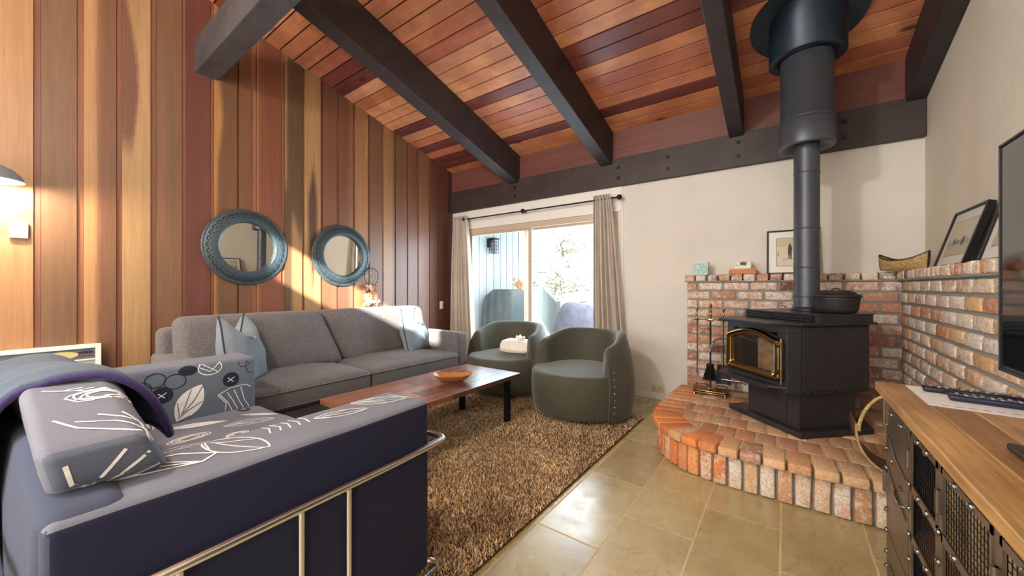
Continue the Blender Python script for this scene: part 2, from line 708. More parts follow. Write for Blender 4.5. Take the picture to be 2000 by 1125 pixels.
# (base colour, second colour, rule for where the second colour shows: u across, z up)
bc = [(S(196, 140, 88), S(182, 122, 74), None), (BRN, S(120, 76, 58), None),
      (S(200, 146, 94), S(140, 92, 64), lambda u, z, w: u > 0.38 + w * 0.12), (TAN, S(128, 84, 64), lambda u, z, w: z > 2.3 and u < 0.32 + 0.35 * math.sin((z - 2.3) * 3.2) + w * .2),
      (BRN, S(146, 98, 68), lambda u, z, w: w > 0.5), (S(120, 66, 54), RED, lambda u, z, w: w > .6),
      (S(132, 88, 54), ORG, lambda u, z, w: u < 0.12 + 0.25 * math.exp(-((z - 2.75) / .25) ** 2) + w * .05), (RED, S(150, 86, 54), lambda u, z, w: w > .4),
      (S(146, 82, 52), ORG, lambda u, z, w: u < .05), (OLV, S(196, 140, 84), lambda u, z, w: u < 0.12 and z > 2.2 or z < 1.9 + w * .3 and u > .4),
      (S(200, 146, 88), DRK, lambda u, z, w: abs(u - 0.5) < 0.28 * sst(2.6, 2.1, z + w * .15) * sst(1.0, 1.9, z)), (S(146, 90, 58), BRN, lambda u, z, w: w > .4),
      (S(138, 84, 56), MID, lambda u, z, w: u > .7), (S(184, 122, 72), S(196, 140, 84), lambda u, z, w: w > .3), (S(140, 88, 60), BRN, lambda u, z, w: w > .5),
      (S(184, 130, 78), MID, lambda u, z, w: u > .8), (S(140, 90, 62), BRN, lambda u, z, w: w > .5), (S(144, 90, 60), RED, lambda u, z, w: w > .3),
      (S(160, 104, 66), BRN, lambda u, z, w: w > .5), (S(130, 76, 56), DRK, lambda u, z, w: w > .4), (S(124, 72, 54), DRK, lambda u, z, w: w > .4), (S(96, 56, 48), DRK, None)]


def mute(c, k=.64, s_=.90):
    g = (c[0] + c[1] + c[2]) / 3
    return (lerp(g, c[0], s_) * k, lerp(g, c[1], s_) * k, lerp(g, c[2], s_) * k, 1)


bc = [(mute(a), mute(b), r) for a, b, r in bc]
mb = MB()
mb.box(XL - 0.12, XL, YR, YB, -0.02, 4.3, col=S(120, 72, 50))
y = -.075
k = 0
while y > YR:
    edges.append((y - .165, y))
    bc.append([(mute(TAN), MID, None), (mute(BRN), DRK, None), (mute(MID), BRN, None)][k % 3])
    y -= .2
    k += 1
for (y0, y1), (ca, cb, rule) in zip(edges, bc):
    top = min(4.25, zceil(y0) + .05) if y0 > YRIDGE else 4.25
    nz, ny = (200, 18) if y0 > -.1 else (4, 1)
    xs = XL + 0.016
    V, F, C = [], [], []
    for j in range(nz + 1):
        for i in range(ny + 1):
            V.append((xs, lerp(y0, y1, i / ny), lerp(0, top, j / nz)))
    for j in range(nz):
        for i in range(ny):
            a = j * (ny + 1) + i
            F.append((a, a + 1, a + ny + 2, a + ny + 1))
            c = ca
            if rule:
                z = (j + .5) / nz * top
                u = (i + .5) / ny
                w = noise.noise(Vector((y0 * 7 + u * 1.6, 0, z * .5))) + .3 * noise.noise(Vector((y0 * 9 + u * 3, 3, z * 1.6)))
                k_ = sum(1 for a_, b_ in ((0, 0), (.05, .05), (-.05, -.04), (.09, -.05), (-.09, .03), (.02, .10), (-.02, -.10)) if rule(u + a_, z + b_, w)) / 7
                c = mixc(ca, cb, k_)
            C.append(c)
    mb.add(V, F, col=C)
    # edges of the board
    mb.box(XL - .001, xs - .0005, y0, y1, 0, top, col=mixc(ca, S(120, 70, 44), .35))
# reveal strips in the recesses, reddish
for (a, b) in zip(edges[:21], edges[1:22]):
    g = b[0] - a[1]
    if g > 0.02:
        mb.box(XL, XL + .004, a[1] + .002, b[0] - .002, 0, min(4.25, zceil(b[0]) + .05 if b[0] > YRIDGE else 4.25), col=random.choice([S(146, 96, 68), S(118, 74, 56), S(132, 84, 60)]))
struct('wall_left', mb, M_board)

# floor: grout bed and slate tiles, one mesh
mb = MB()
mb.box(XL, XR, YR, YB, -0.06, -0.0008, mi=1)
P_ = 0.332
offs = {0: 1.61, 1: 1.935, 2: 2.265, 3: 1.943, 4: 2.275}
xe = [-1.021 + P_ * i for i in range(-10, 7)]
rt = random.Random(4)
for i, x0 in enumerate(xe):
    x1 = x0 + P_
    if x1 < XL or x0 > XR:
        continue
    ci = round((x0 + 1.021) / P_)
    o = offs.get(ci, 1.61 + .33 * (ci % 2))
    yy = o - .655 * 8
    while yy < YB:
        ya, yb = max(yy, YR), min(yy + .655, YB)
        if yb - ya > .01:
            t = rt.uniform(.88, 1.1)
            mb.rbox(((max(x0, XL) + min(x1, XR)) / 2, (ya + yb) / 2, -0.012), (min(x1, XR) - max(x0, XL) - .006, yb - ya - .006, .024), r=.003, n=1, mid=1, col=(t, t * rt.uniform(.97, 1.02), t * rt.uniform(.93, 1.03), 1), smooth=False)
        yy += .655
struct('floor', mb, [M_tile, M_grout])

# plaster walls: far wall with the door opening, right wall, rear wall with a clerestory
DX0, DX1, DZ = -3.90, -1.55, 2.06
mb = MB()
mb.box(XL - .1, DX0, YB, YB + .14, 0, 3.1)
mb.box(DX1, XR + .12, YB, YB + .14, 0, 3.1)
mb.box(DX0, DX1, YB, YB + .14, DZ, 3.1)
struct('wall_far', mb, M_wall)
mb = MB()
poly = [(YR, -.02), (YB + .14, -.02), (YB + .14, 3.1), (YB, zceil(YB) + .1), (YRIDGE, ZTOP + .1), (YRIDGE, 4.3), (YR, 4.3)]
mb.prism([(p[0], p[1]) for p in poly], 0, .12, M=Matrix(((0, 0, 1, XR), (1, 0, 0, 0), (0, 1, 0, 0), (0, 0, 0, 1))))
struct('wall_right', mb, M_wallw)
mb = MB()
# rear wall: solid below, one clerestory slot
for (a, b, c, d) in ((XL, XR, 0, 3.47), (XL, -1.5, 3.47, 3.95), (.5, XR, 3.47, 3.95), (XL, XR, 3.95, 4.3)):
    mb.box(a, b, YR - .12, YR, c, d)
struct('wall_rear', mb, M_wallw)
mb = MB()
mb.box(-1.5, .5, YR - .07, YR - .05, 3.47, 3.95)
struct('window_2', mb, M_doorglass)

# ceiling planks, one mesh
mb = MB()
yy = YB
rc = random.Random(7)
pal = [S(206, 136, 94), S(198, 124, 84), S(214, 148, 104), S(192, 116, 80), S(202, 132, 94), S(186, 112, 84), S(216, 152, 112)]
dark = [S(112, 56, 52), S(124, 64, 54)]
slope = math.atan(-KC)
step = .137
n_pl = 0
while yy > YRIDGE - .05:
    y0, y1 = yy - step, yy
    # butt joints between shorter and longer boards
    xs = [XL] + [q for q in (-2.985, -1.668, -.385) if rc.random() < .55] + [XR]
    for a, b in zip(xs, xs[1:]):
        c = rc.choice(pal)
        if rc.random() < .10 or n_pl in (7,):
            c = rc.choice(dark)
        g = .0075
        v = []
        for (yv, dz) in ((y0 + g, 0), (y1 - g, 0)):
            z = zceil(yv)
            v += [(a + .0015, yv, z), (b - .0015, yv, z), (a + .0015, yv, z + .03), (b - .0015, yv, z + .03)]
        mb.add(v, [(0, 4, 5, 1), (0, 1, 3, 2), (4, 6, 7, 5)], col=c)
    yy -= step
    n_pl += 1
# groove bed above the planks and the flat part behind the ridge
mb.add([(XL, YB + .14, zceil(YB + .14) + .012), (XR, YB + .14, zceil(YB + .14) + .012), (XR, YRIDGE, ZTOP + .012), (XL, YRIDGE, ZTOP + .012)], [(0, 1, 2, 3)], col=S(40, 22, 18))
mb.add([(XL, YB + .14, zceil(YB + .14) + .1), (XR, YB + .14, zceil(YB + .14) + .1), (XR, YRIDGE, ZTOP + .1), (XL, YRIDGE, ZTOP + .1)], [(0, 1, 2, 3)], col=S(90, 60, 40))
mb.box(XL, XR, YRIDGE - .1, YRIDGE - .04, ZTOP, 4.3, col=S(170, 100, 62))
mb.box(XL, XR, YR, YRIDGE - .04, 4.25, 4.3, col=S(190, 150, 110))
struct('ceiling', mb, M_plank)

# fascia board above the ledger, and the ledger
mb = MB()
mb.box(XL + .02, XR, YB - .02, YB, 2.60, 3.0, col=S(116, 68, 58))
struct('trim_1', mb, M_fascia)
mb = MB()
mb.box(XL + .022, XR - .001, YB - .055, YB, 2.334, 2.645)
ld = obj('ledger_beam', mb, M_ledger, bevel=.004)
tag(ld, 'long dark-stained ledger beam running across the far wall above the sliding door', 'beam')
ldt = ld
for px, zz in ((-2.98, 2.42), (-2.98, 2.54), (-1.55, 2.42), (-1.55, 2.54), (-1.02, 2.43), (-1.02, 2.55), (-.39, 2.43), (-.39, 2.56), (.36, 2.43), (.36, 2.56)):
    b = MB()
    b.cyl((px + .02, YB - .055, zz), (px + .02, YB - .062, zz), .02, .018, 12)
    b.cyl((px + .02, YB - .062, zz), (px + .02, YB - .070, zz), .009, .009, 6)
    obj('bolt', b, M_black, ld)


# rafters
def rafter(x0, x1, depth, label, y0=YB - .02, ytop=1.02):
    mb = MB()
    d = depth
    V = []
    for y in (ytop, y0):
        z = zceil(y)
        V += [(x0, y, z - d), (x1, y, z - d), (x1, y, z + .0), (x0, y, z + .0)]
    mb.add(V, [(3, 2, 1, 0), (4, 5, 6, 7), (0, 1, 5, 4), (1, 2, 6, 5), (2, 3, 7, 6), (3, 0, 4, 7)])
    o = obj('ceiling_rafter', mb, M_beam, bevel=.006)
    return tag(o, label, 'beam', 'dark sloping rafters under the plank ceiling')


rafter(-3.07, -2.90, .375, 'sloping dark rafter nearest the wood wall, its top end on the short cross beam')
rafter(-1.737, -1.60, .385, 'middle dark rafter sloping down to the ledger right of the sliding door')
rafter(-.445, -.325, .36, 'dark rafter just left of the stove pipe')
rafter(.735, .844, .36, 'dark rafter flush against the right plaster wall')
mb = MB()
mb.box(XL + .001, XR - .002, 1.0, 1.165, 3.085, 3.37)
cb = obj('cross_beam', mb, plain('worn_grey_beam', S(66, 62, 64), .6, var=.3, vs=7, bump=.25, bs=40), bevel=.005)
tag(cb, 'grey-black horizontal cross beam at upper left, end let into the wood wall', 'beam')

# baseboard on the far wall right of the door
mb = MB()
mb.box(DX1 + .06, -.82, YB - .012, YB, 0, .07)
struct('baseboard_far', mb, M_white)
# seam trim right of the door
mb = MB()
mb.box(-1.50, -1.487, YB - .006, YB, 0, 2.334)
mb.box(DX0, DX1 + .045, YB - .012, YB, DZ, 2.334)
struct('trim_2', mb, M_white)

# ================================================================== SLIDING DOOR AND OUTSIDE
mb = MB()
yb0, yb1 = YB + .005, YB + .11
mb.box(DX0, DX1, yb0, yb1, DZ - .075, DZ)
mb.box(DX0, DX0 + .05, yb0, yb1, 0, DZ - .075)
mb.box(DX1 - .05, DX1, yb0, yb1, 0, DZ - .075)
mb.box(DX0, DX1, yb0, yb1, 0, .05)
dr = struct('door_1', mb, M_tan, bevel=.004)
XM = -2.78
for (x0, x1, yy, nm) in ((DX0 + .05, XM + .045, YB + .03, 'sliding_panel'), (XM - .11, DX1 - .05, YB + .075, 'fixed_panel')):
    mb = MB()
    zt = DZ - .075
    st = .055
    mb.box(x0, x0 + st, yy - .016, yy + .016, .05, zt)
    mb.box(x1 - st, x1, yy - .016, yy + .016, .05, zt)
    mb.box(x0 + st, x1 - st, yy - .016, yy + .016, zt - .03, zt)
    mb.box(x0 + st, x1 - st, yy - .016, yy + .016, .05, .13)
    pn = obj(nm, mb, M_tan, dr, bevel=.003)
    g = MB()
    g.add([(x0 + st, yy, .13), (x1 - st, yy, .13), (x1 - st, yy, zt - .03), (x0 + st, yy, zt - .03)], [(0, 1, 2, 3)])
    obj('pane', g, M_doorglass, pn)
# siding wall outside
mb = MB()
x = -3.93
yy = YB + .15
while yy < 5.55:
    mb.box(x - .08, x, yy, yy + .166, 0, 2.35)
    yy += .180
mb.box(x - .1, x - .012, YB + .14, 5.6, 0, 2.35)
mb.box(x - .03, x + .012, 5.55, 5.62, 0, 2.35)
sw = obj('siding_wall', mb, M_siding)
sw['kind'] = 'structure'
mb = MB()
mb.box(-4.3, .9, YB + .14, 7.2, -.15, -.03)
dk = obj('deck', mb, M_deck)
dk['kind'] = 'structure'
# eave with a corbel-cut beam end
mb = MB()
mb.box(-4.3, -2.95, YB + .14, 5.75, 2.30, 2.42)
ev = obj('roof_eave', mb, M_siding)
ev['kind'] = 'structure'
mb = MB()
prof = [(YB + .16, 2.62), (5.05, 2.34), (5.10, 2.20), (5.02, 2.12), (4.90, 2.16), (4.78, 2.10), (YB + .16, 2.30)]
mb.prism(prof, -.1, .1, M=Matrix(((.8, 0, 0, 0), (0, 1, 0, 0), (0, 0, 1, 0), (0, 0, 0, 1))) @ Matrix(((0, 0, 1, -2.02), (1, 0, 0, 0), (0, 1, 0, 0), (0, 0, 0, 1))))
bo = obj('eave_beam', mb, M_siding)
tag(bo, 'blue-grey roof beam end with a notched tip outside, seen through the right door pane', 'beam')
# lantern on the siding
ln = thing('wall_lantern', 'dark caged lantern on the siding outside the left door pane', 'lantern', (-3.84, 4.72, 1.80))
mb = MB()
mb.box(-3.93, -3.90, 4.66, 4.78, 1.84, 1.98)
mb.box(-3.90, -3.86, 4.70, 4.74, 1.95, 1.97)
obj('bracket', mb, M_black, ln)
mb = MB()
cx, cy = -3.83, 4.72
for dx in (-.05, .05):
    for dy in (-.05, .05):
        mb.box(cx + dx - .004, cx + dx + .004, cy + dy - .004, cy + dy + .004, 1.74, 1.97)
for z in (1.74, 1.80, 1.86, 1.92, 1.965):
    mb.box(cx - .055, cx + .055, cy - .056, cy - .050, z, z + .006)
    mb.box(cx - .055, cx + .055, cy + .050, cy + .056, z, z + .006)
    mb.box(cx + .050, cx + .056, cy - .055, cy + .055, z, z + .006)
    mb.box(cx - .056, cx - .050, cy - .055, cy + .055, z, z + .006)
mb.box(cx - .065, cx + .065, cy - .065, cy + .065, 1.972, 1.99)
obj('cage', mb, M_black, ln)
mb = MB()
mb.rbox((cx, cy, 1.85), (.08, .08, .19), r=.01, n=2)
obj('glass_shade', mb, M_snow, ln)
# covered grill
gr = thing('covered_grill', 'large barbecue under a dark cover on the deck, behind the left door pane', 'grill', (-3.58, 4.68, -.03))


def gfn(px, py, pz):
    t = (pz + .6) / 1.2
    s = 1 - .12 * t
    z = pz
    if pz > .3:
        z = pz - .55 * max(0, (-px - .10))
    return (px * s, py * s * (1 + .03 * math.sin(px * 40)), z)


mb = MB()
mb.rbox((-3.57, 4.68, .565), (.62, .55, 1.19), r=.08, n=3, mid=(24, 2, 6), fn=gfn)
obj('cover', mb, M_grillcover, gr)
for dx in (-.22, .22):
    for dy in (-.2, .2):
        mb = MB()
        mb.cyl((-3.57 + dx, 4.68 + dy, -.03), (-3.57 + dx, 4.68 + dy, .03), .03, seg=10)
        obj('caster', mb, M_black, gr)
# potted flowers
fp = thing('potted_flowers', 'orange flowers in a brown planter next to the covered grill', 'flowers', (-3.64, 5.2, -.03))
mb = MB()
mb.rbox((-3.64, 5.2, .45), (.28, .28, .9), r=.03, n=2, mid=(1, 1, 1))
obj('planter', mb, M_leather, fp)
rf = random.Random(3)
mb = MB()
for i in range(26):
    p = Vector((-3.64 + rf.gauss(0, .06), 5.15 + rf.gauss(0, .06), 1.17 + rf.uniform(-.08, .16)))
    c = rf.choice([S(226, 140, 90), S(214, 120, 84), S(180, 160, 110)])
    for k in range(5):
        a = k * 2 * PI / 5 + rf.random()
        d = Vector((math.cos(a), .5 * math.sin(a), math.sin(a)))
        e = d.cross(Vector((0, 1, 0))).normalized()
        mb.add([p, p + d * .022 + e * .012, p + d * .04, p + d * .022 - e * .012], [(0, 1, 2, 3)], col=c)
obj('blossoms', mb, M_petal, fp)
# deck railing going down to the right
rl = thing('deck_railing', 'grey picket railing sloping down outside, behind the middle of the door', 'railing', (-3.4, 5.9, -.03))
mb = MB()
mb.tube([(-3.95, 6.3, 1.32), (-3.20, 5.75, .86)], .035, 4)
mb.tube([(-3.95, 6.3, .62), (-3.20, 5.75, .16)], .03, 4)
obj('rail', mb, M_siding, rl)
mb = MB()
for i in range(14):
    t = i / 13
    p = Vector((lerp(-3.95, -3.20, t), lerp(6.3, 5.75, t), 0))
    z1 = lerp(1.32, .86, t)
    mb.box(p.x - .02, p.x + .02, p.y - .02, p.y + .02, z1 - .74, z1)
obj('pickets', mb, M_siding, rl)
mb = MB()
mb.box(-3.23, -3.15, 5.70, 5.78, -.03, .95)
obj('post', mb, M_siding, rl)
# covered mound (grey)
mb = MB()


def mfn(u, v):
    a = 2 * PI * u
    r = math.sin(min(v * 1.0, 1) * PI / 2)
    k = 1 + .09 * noise.noise(Vector((math.cos(a) * 1.7, math.sin(a) * 1.7, v * 3)))
    zz = .98 * (1 - r ** 4) * (1 + .06 * noise.noise(Vector((math.cos(a) * 2 * r, math.sin(a) * 2 * r, 1))))
    return (-2.62 + .50 * r * k * math.cos(a), 5.30 + .42 * r * k * math.sin(a), -.03 + zz)


mb.grid(40, 16, mfn, cu=True)
tag(obj('covered_table', mb, M_snow), 'pale grey covered mound on the deck behind the right door pane and armchairs', 'covered table')
# pine tree
pt = thing('pine_tree', 'pale sunlit pine outside, branches spreading across the middle of the door', 'tree', (-4.8, 8.6, -1.5))
mb = MB()
mb.tube([(-4.8, 8.6, -1.5), (-4.78, 8.6, 1.5), (-4.7, 8.6, 4.2)], [.16, .13, .04], 10)
obj('trunk', mb, M_trunk, pt)
mb = MB()
br = MB()
rp = random.Random(12)
for i in range(60):
    z = rp.uniform(.1, 3.9)
    a = rp.uniform(0, 2 * PI)
    L = lerp(1.75, .45, (z - .1) / 3.9) * rp.uniform(.7, 1.15)
    b0 = Vector((-4.78, 8.6, z))
    d = Vector((math.cos(a), math.sin(a), .18))
    pts = [b0 + d * L * t + Vector((0, 0, -.12 * L * t * t)) for t in (0, .35, .7, 1)]
    br.tube(pts, [.022, .016, .01, .005], 5)
    for j in range(16):
        t = rp.uniform(.3, 1.03)
        c = b0 + d * L * t + Vector((rp.gauss(0, .10), rp.gauss(0, .10), rp.gauss(0, .05) - .1 * t * t))
        for k in range(16):
            q = Vector((rp.gauss(0, 1), rp.gauss(0, 1), rp.gauss(0.3, .7))).normalized() * rp.uniform(.07, .13)
            e = q.cross(Vector((rp.random(), rp.random(), rp.random()))).normalized() * .006
            mb.add([c - e, c + e, c + q], [(0, 1, 2)])
obj('branches', br, M_trunk, pt)
obj('needles', mb, M_needle, pt)

# ------------------------------------------------------------------ curtains and rod
rod = thing('curtain_rod', 'thin black curtain rod with ball finials above the sliding door', 'curtain rod', (-2.7, 4.05, 2.2))
mb = MB()
mb.cyl((-3.96, 4.05, 2.195), (-1.52, 4.05, 2.195), .009)
obj('pole', mb, M_black, rod)
for x in (-3.865, -1.50):
    mb = MB()
    mb.lathe([(0, -.03), (.016, -.026), (.028, -.012), (.031, 0), (.028, .012), (.016, .026), (0, .03)], 14, (x, 4.05, 2.195))
    obj('finial', mb, M_black, rod)
for x in (-3.84, -2.80, -1.535):
    mb = MB()
    mb.cyl((x, 4.05, 2.195), (x, 4.15, 2.195), .008, seg=8)
    mb.cyl((x, 4.144, 2.195), (x, 4.149, 2.195), .03, seg=12)
    if x == -2.80:
        mb.lathe([(0, -.03), (.018, -.026), (.03, -.012), (.034, 0), (.03, .012), (.018, .026), (0, .03)], 14, (x, 4.05, 2.195))
    obj('bracket', mb, M_black, rod)


def curtain(xt0, xt1, xb0, xb1, label, folds, seed):
    rr = random.Random(seed)
    ph = rr.random() * 6

    def fn(u, v):
        z = lerp(2.245, .03, v)
        x = lerp(lerp(xt0, xb0, v ** .8), lerp(xt1, xb1, v ** .8), u)
        A = lerp(.018, .040, min(1, v * 1.6))
        uu = u + .03 * math.sin(v * 5 + ph) * math.sin(PI * u)
        y = 4.045 + A * math.sin(uu * folds * 2 * PI + ph) + .010 * math.sin(uu * folds * 4.7 * PI + 2 * v + ph)
        return (x, y, z)
    mb = MB()
    mb.grid(150, 26, fn)
    o = obj('curtain', mb, M_curtain)
    m = o.modifiers.new('thick', 'SOLIDIFY')
    m.thickness = .003
    return tag(o, label, 'curtain', 'linen curtains at the sliding door')


curtain(-4.08, -3.80, -4.15, -3.62, 'linen curtain gathered at the left end of the rod, by the wood wall', 6, 1)
curtain(-1.80, -1.60, -1.80, -1.40, 'linen curtain gathered at the right end of the rod, behind the right armchair', 5, 2)

# wall plates and outlets
mb = MB()
mb.rbox((-4.183, 3.905, .925), (.006, .07, .115), r=.003, n=1)
sp = thing('light_switch', 'cream switch plate on the wood wall beside the left curtain', 'switch', (-4.185, 3.905, .925))
obj('plate', mb, M_white, sp)
mb = MB()
mb.box(-4.181, -4.172, 3.90, 3.91, .915, .94)
obj('toggle', mb, M_white, sp)
ol = thing('wall_outlet', 'beige two-gang outlet low on the plaster wall between armchair and brick hearth', 'outlet', (-1.12, 4.14, .11))
mb = MB()
mb.rbox((-1.12, 4.145, .115), (.12, .008, .085), r=.003, n=1)
obj('plate', mb, plain('beige_plate', S(206, 192, 150), .5, var=.02), ol)
for dx in (-.028, .028):
    mb = MB()
    mb.cyl((-1.12 + dx, 4.141, .115), (-1.12 + dx, 4.139, .115), .016, seg=12)
    mb.box(-1.12 + dx - .006, -1.12 + dx - .003, 4.1385, 4.139, .112, .122)
    mb.box(-1.12 + dx + .003, -1.12 + dx + .006, 4.1385, 4.139, .112, .122)
    obj('socket', mb, plain('beige_socket', S(170, 156, 118), .5, var=.02), ol)
# ================================================================== BRICKWORK
rb = random.Random(21)
BR = [S(182, 124, 98), S(176, 116, 92), S(194, 138, 110), S(166, 112, 94), S(192, 144, 118), S(184, 128, 104), S(202, 150, 122)]
BD = [S(88, 74, 74), S(110, 70, 60)]
BO = [S(214, 132, 76), S(206, 124, 70), S(216, 148, 98), S(200, 130, 84), S(212, 160, 114)]
BT = [S(198, 150, 108), S(208, 166, 122), S(190, 136, 100), S(210, 172, 132), S(188, 146, 114), S(178, 132, 104)]


def brick(mb, c, d, M=None, pal=BR, white=(.1, .5), j=.003, r=.008, dark=.04):
    w = rb.uniform(*white)
    cc = rb.choice(BD) if rb.random() < dark else rb.choice(pal)
    k = rb.uniform(.88, 1.12)
    col = (cc[0] * k, cc[1] * k, cc[2] * k, w)
    sd = rb.random() * 99

    def fn(x, y, z):
        q = Vector((x * 14 + sd, y * 14, z * 14))
        return (x + j * noise.noise(q), y + j * noise.noise(q + Vector((7, 0, 0))), z + j * noise.noise(q + Vector((0, 9, 0))))
    mb.rbox(c, d, r=r, n=1, mid=2, M=M, fn=fn, col=col)


YF, XF = 3.95, 0.676      # brick faces
BX0 = -0.79
ZB0, ZB1 = 0.245, 1.245
surr = thing('brick_surround', 'waist-high whitewashed brick surround lining the corner behind the wood stove', 'brickwork', (-.05, 4.0, .245))
mb = MB()
courses = 12
ch = (ZB1 - ZB0) / courses
bh = ch - .016
mb.box(BX0 + .006, XR - .001, YF + .012, YB - .001, ZB0, ZB1, mi=1)
for i in range(courses):
    z = ZB0 + (i + .5) * ch
    x = BX0 - (.105 if i % 2 else 0)
    while x < XF:
        x0, x1 = max(x, BX0), min(x + .205, XF + .03)
        if x1 - x0 > .03:
            brick(mb, ((x0 + x1) / 2, YF + .05, z), (x1 - x0 - .014, .1, bh), white=(.22, .52))
        x += .210
obj('back_panel', mb, [M_brick, M_mortar], surr)
mb = MB()
mb.box(XF + .012, XR - .001, .10, YF + .01, 0, ZB1, mi=1)
for i in range(-3, courses):
    z = ZB0 + (i + .5) * ch
    y = YF - (.105 if i % 2 else 0) + .02
    while y > .1:
        y1, y0 = min(y, YF), max(y - .205, .1)
        if y1 - y0 > .03:
            brick(mb, (XF + .05, (y0 + y1) / 2, z), (.1, y1 - y0 - .012, bh - .003), pal=BT, white=(.25, .55), j=.004)
        y -= .210
obj('side_panel', mb, [M_brick, M_mortar], surr)
mb = MB()
# rowlock ledge: ends of bricks toward the room
mb.box(BX0 - .012, XR - .001, YF - .012, YB - .002, ZB1, ZB1 + .012, mi=1)
mb.box(XF - .012, XR - .001, .1, YF, ZB1, ZB1 + .012, mi=1)
x = BX0 - .02
while x < XF - .02:
    L = .098
    brick(mb, (x + L / 2, (YF - .02 + YB) / 2, ZB1 + .037), (L - .012, YB - YF + .016, .058), white=(.3, .62), r=.010, j=.005, dark=.1)
    x += L
y = YF + .1
while y > .15:
    L = rb.choice([.072, .085, .098, .075])
    brick(mb, ((XF - .02 + XR) / 2, y - L / 2, ZB1 + .037 + rb.uniform(0, .004)), (XR - XF + .018, L - .006, .058), pal=BT, white=(.25, .62), r=.010, j=.005, dark=.08)
    y -= L
obj('ledge', mb, [M_brick, M_mortar], surr)

# raised hearth: soldier course with a brick cap that overhangs
hearth = thing('brick_hearth', 'raised orange brick hearth with rounded front under the wood stove', 'hearth', (-.1, 3.2, 0))
outline = [(-.800, 3.94), (-.815, 3.50), (-.815, 3.10), (-.795, 2.93), (-.735, 2.80), (-.640, 2.69), (-.520, 2.61), (-.40, 2.572), (-.20, 2.562), (.10, 2.558), (.40, 2.562), (.672, 2.565)]


def resample(path, step):
    P = [Vector((p[0], p[1], 0)) for p in path]
    seg = [(P[i + 1] - P[i]).length for i in range(len(P) - 1)]
    tot = sum(seg)
    n = int(tot / step)
    out = []
    for k in range(n + 1):
        s = tot * k / n
        i = 0
        while i < len(seg) - 1 and s > seg[i]:
            s -= seg[i]
            i += 1
        t = s / seg[i]
        p = P[i].lerp(P[i + 1], min(1, t))
        d = (P[min(i + 1, len(P) - 1)] - P[max(i, 0)]).normalized()
        out.append((p, d))
    return out


mb = MB()
inner = [(p[0] + (.03 if p[0] < -.3 else 0), p[1] + (.03 if p[0] > -.79 else 0)) for p in outline] + [(.672, 3.94)]
mb.prism(inner, 0, .200, mi=1)
pts = resample(outline, .078)
for (p, d), (q, _) in zip(pts, pts[1:]):
    m = (p + q) / 2
    dd = (q - p).normalized()
    ang = math.atan2(dd.y, dd.x)
    nrm = Vector((-dd.y, dd.x, 0))
    M = Matrix.Rotation(ang, 4, 'Z')
    brick(mb, tuple(m + nrm * .045 + Vector((0, 0, .095))), ((q - p).length - .014, .09, .178), M=M, pal=BO if m.x < -.2 else BO[2:] + BT[:2], white=(.28, .55) if m.x > -.45 else (.12, .32), j=.004, dark=0)
obj('soldier_course', mb, [M_brick, M_mortar], hearth)
mb = MB()
mb.prism(inner, .198, .2465, mi=1)
# cap bricks along the edge, radial
out2 = [(-.83, 3.92), (-.845, 3.5), (-.845, 3.08), (-.82, 2.90), (-.755, 2.755), (-.655, 2.635), (-.53, 2.555), (-.41, 2.515), (-.2, 2.505), (.1, 2.50), (.4, 2.505), (.672, 2.505)]
pts = resample(out2, .108)
cent = Vector((-.05, 3.6, 0))
for (p, d), (q, _) in zip(pts, pts[1:]):
    m = (p + q) / 2
    dd = (q - p).normalized()
    nrm = Vector((-dd.y, dd.x, 0))
    ang = math.atan2(dd.y, dd.x)
    M = Matrix.Rotation(ang, 4, 'Z')
    w = (q - p).length
    for r0, L in ((0, .215),):
        c = m + nrm * (r0 + L / 2) + Vector((0, 0, .226))
        # taper bricks of the bend
        tp = 0.0
        if -.82 < m.x < -.42 and m.y < 3.05:
            tp = .75
        if r0 > 0 and tp:
            continue

        def fnt(x, y, z, tp=tp, L=L):
            return (x * (1 - tp * (y + L / 2) / .6), y, z)
        kk = rb.uniform(.9, 1.12)
        cc = rb.choice(BO if (m.x < -.35 and r0 == 0) else BT)
        mb.rbox(tuple(c), (w - .012, L, .052), r=.009, n=1, mid=2, M=M, fn=fnt, col=(cc[0] * kk, cc[1] * kk, cc[2] * kk, rb.uniform(0, .30) if r0 == 0 else rb.uniform(0, .2)))
# field bricks behind, parallel to the far wall
y = 2.72
row = 0


def inside(px, py, poly):
    r = False
    for i in range(len(poly)):
        (xa, ya), (xb, yb_) = poly[i], poly[i - 1]
        if (ya > py) != (yb_ > py) and px < (xb - xa) * (py - ya) / (yb_ - ya) + xa:
            r = not r
    return r


while y < 3.93:
    x = -.80 + (.05 if row % 2 else 0)
    while x < .61:
        if not all(inside(x + .05 + ox, y + .1 + oy, inner) for ox in (-.05, .05) for oy in (-.1, .07)):
            x += .108
            continue
        brick(mb, (x + .05, y + .1, .2255), (.095, .2, .05), pal=BT, white=(0, .25), r=.008, dark=.05)
        x += .108
    y += .212
    row += 1
obj('cap', mb, [M_brick, M_mortar2], hearth)

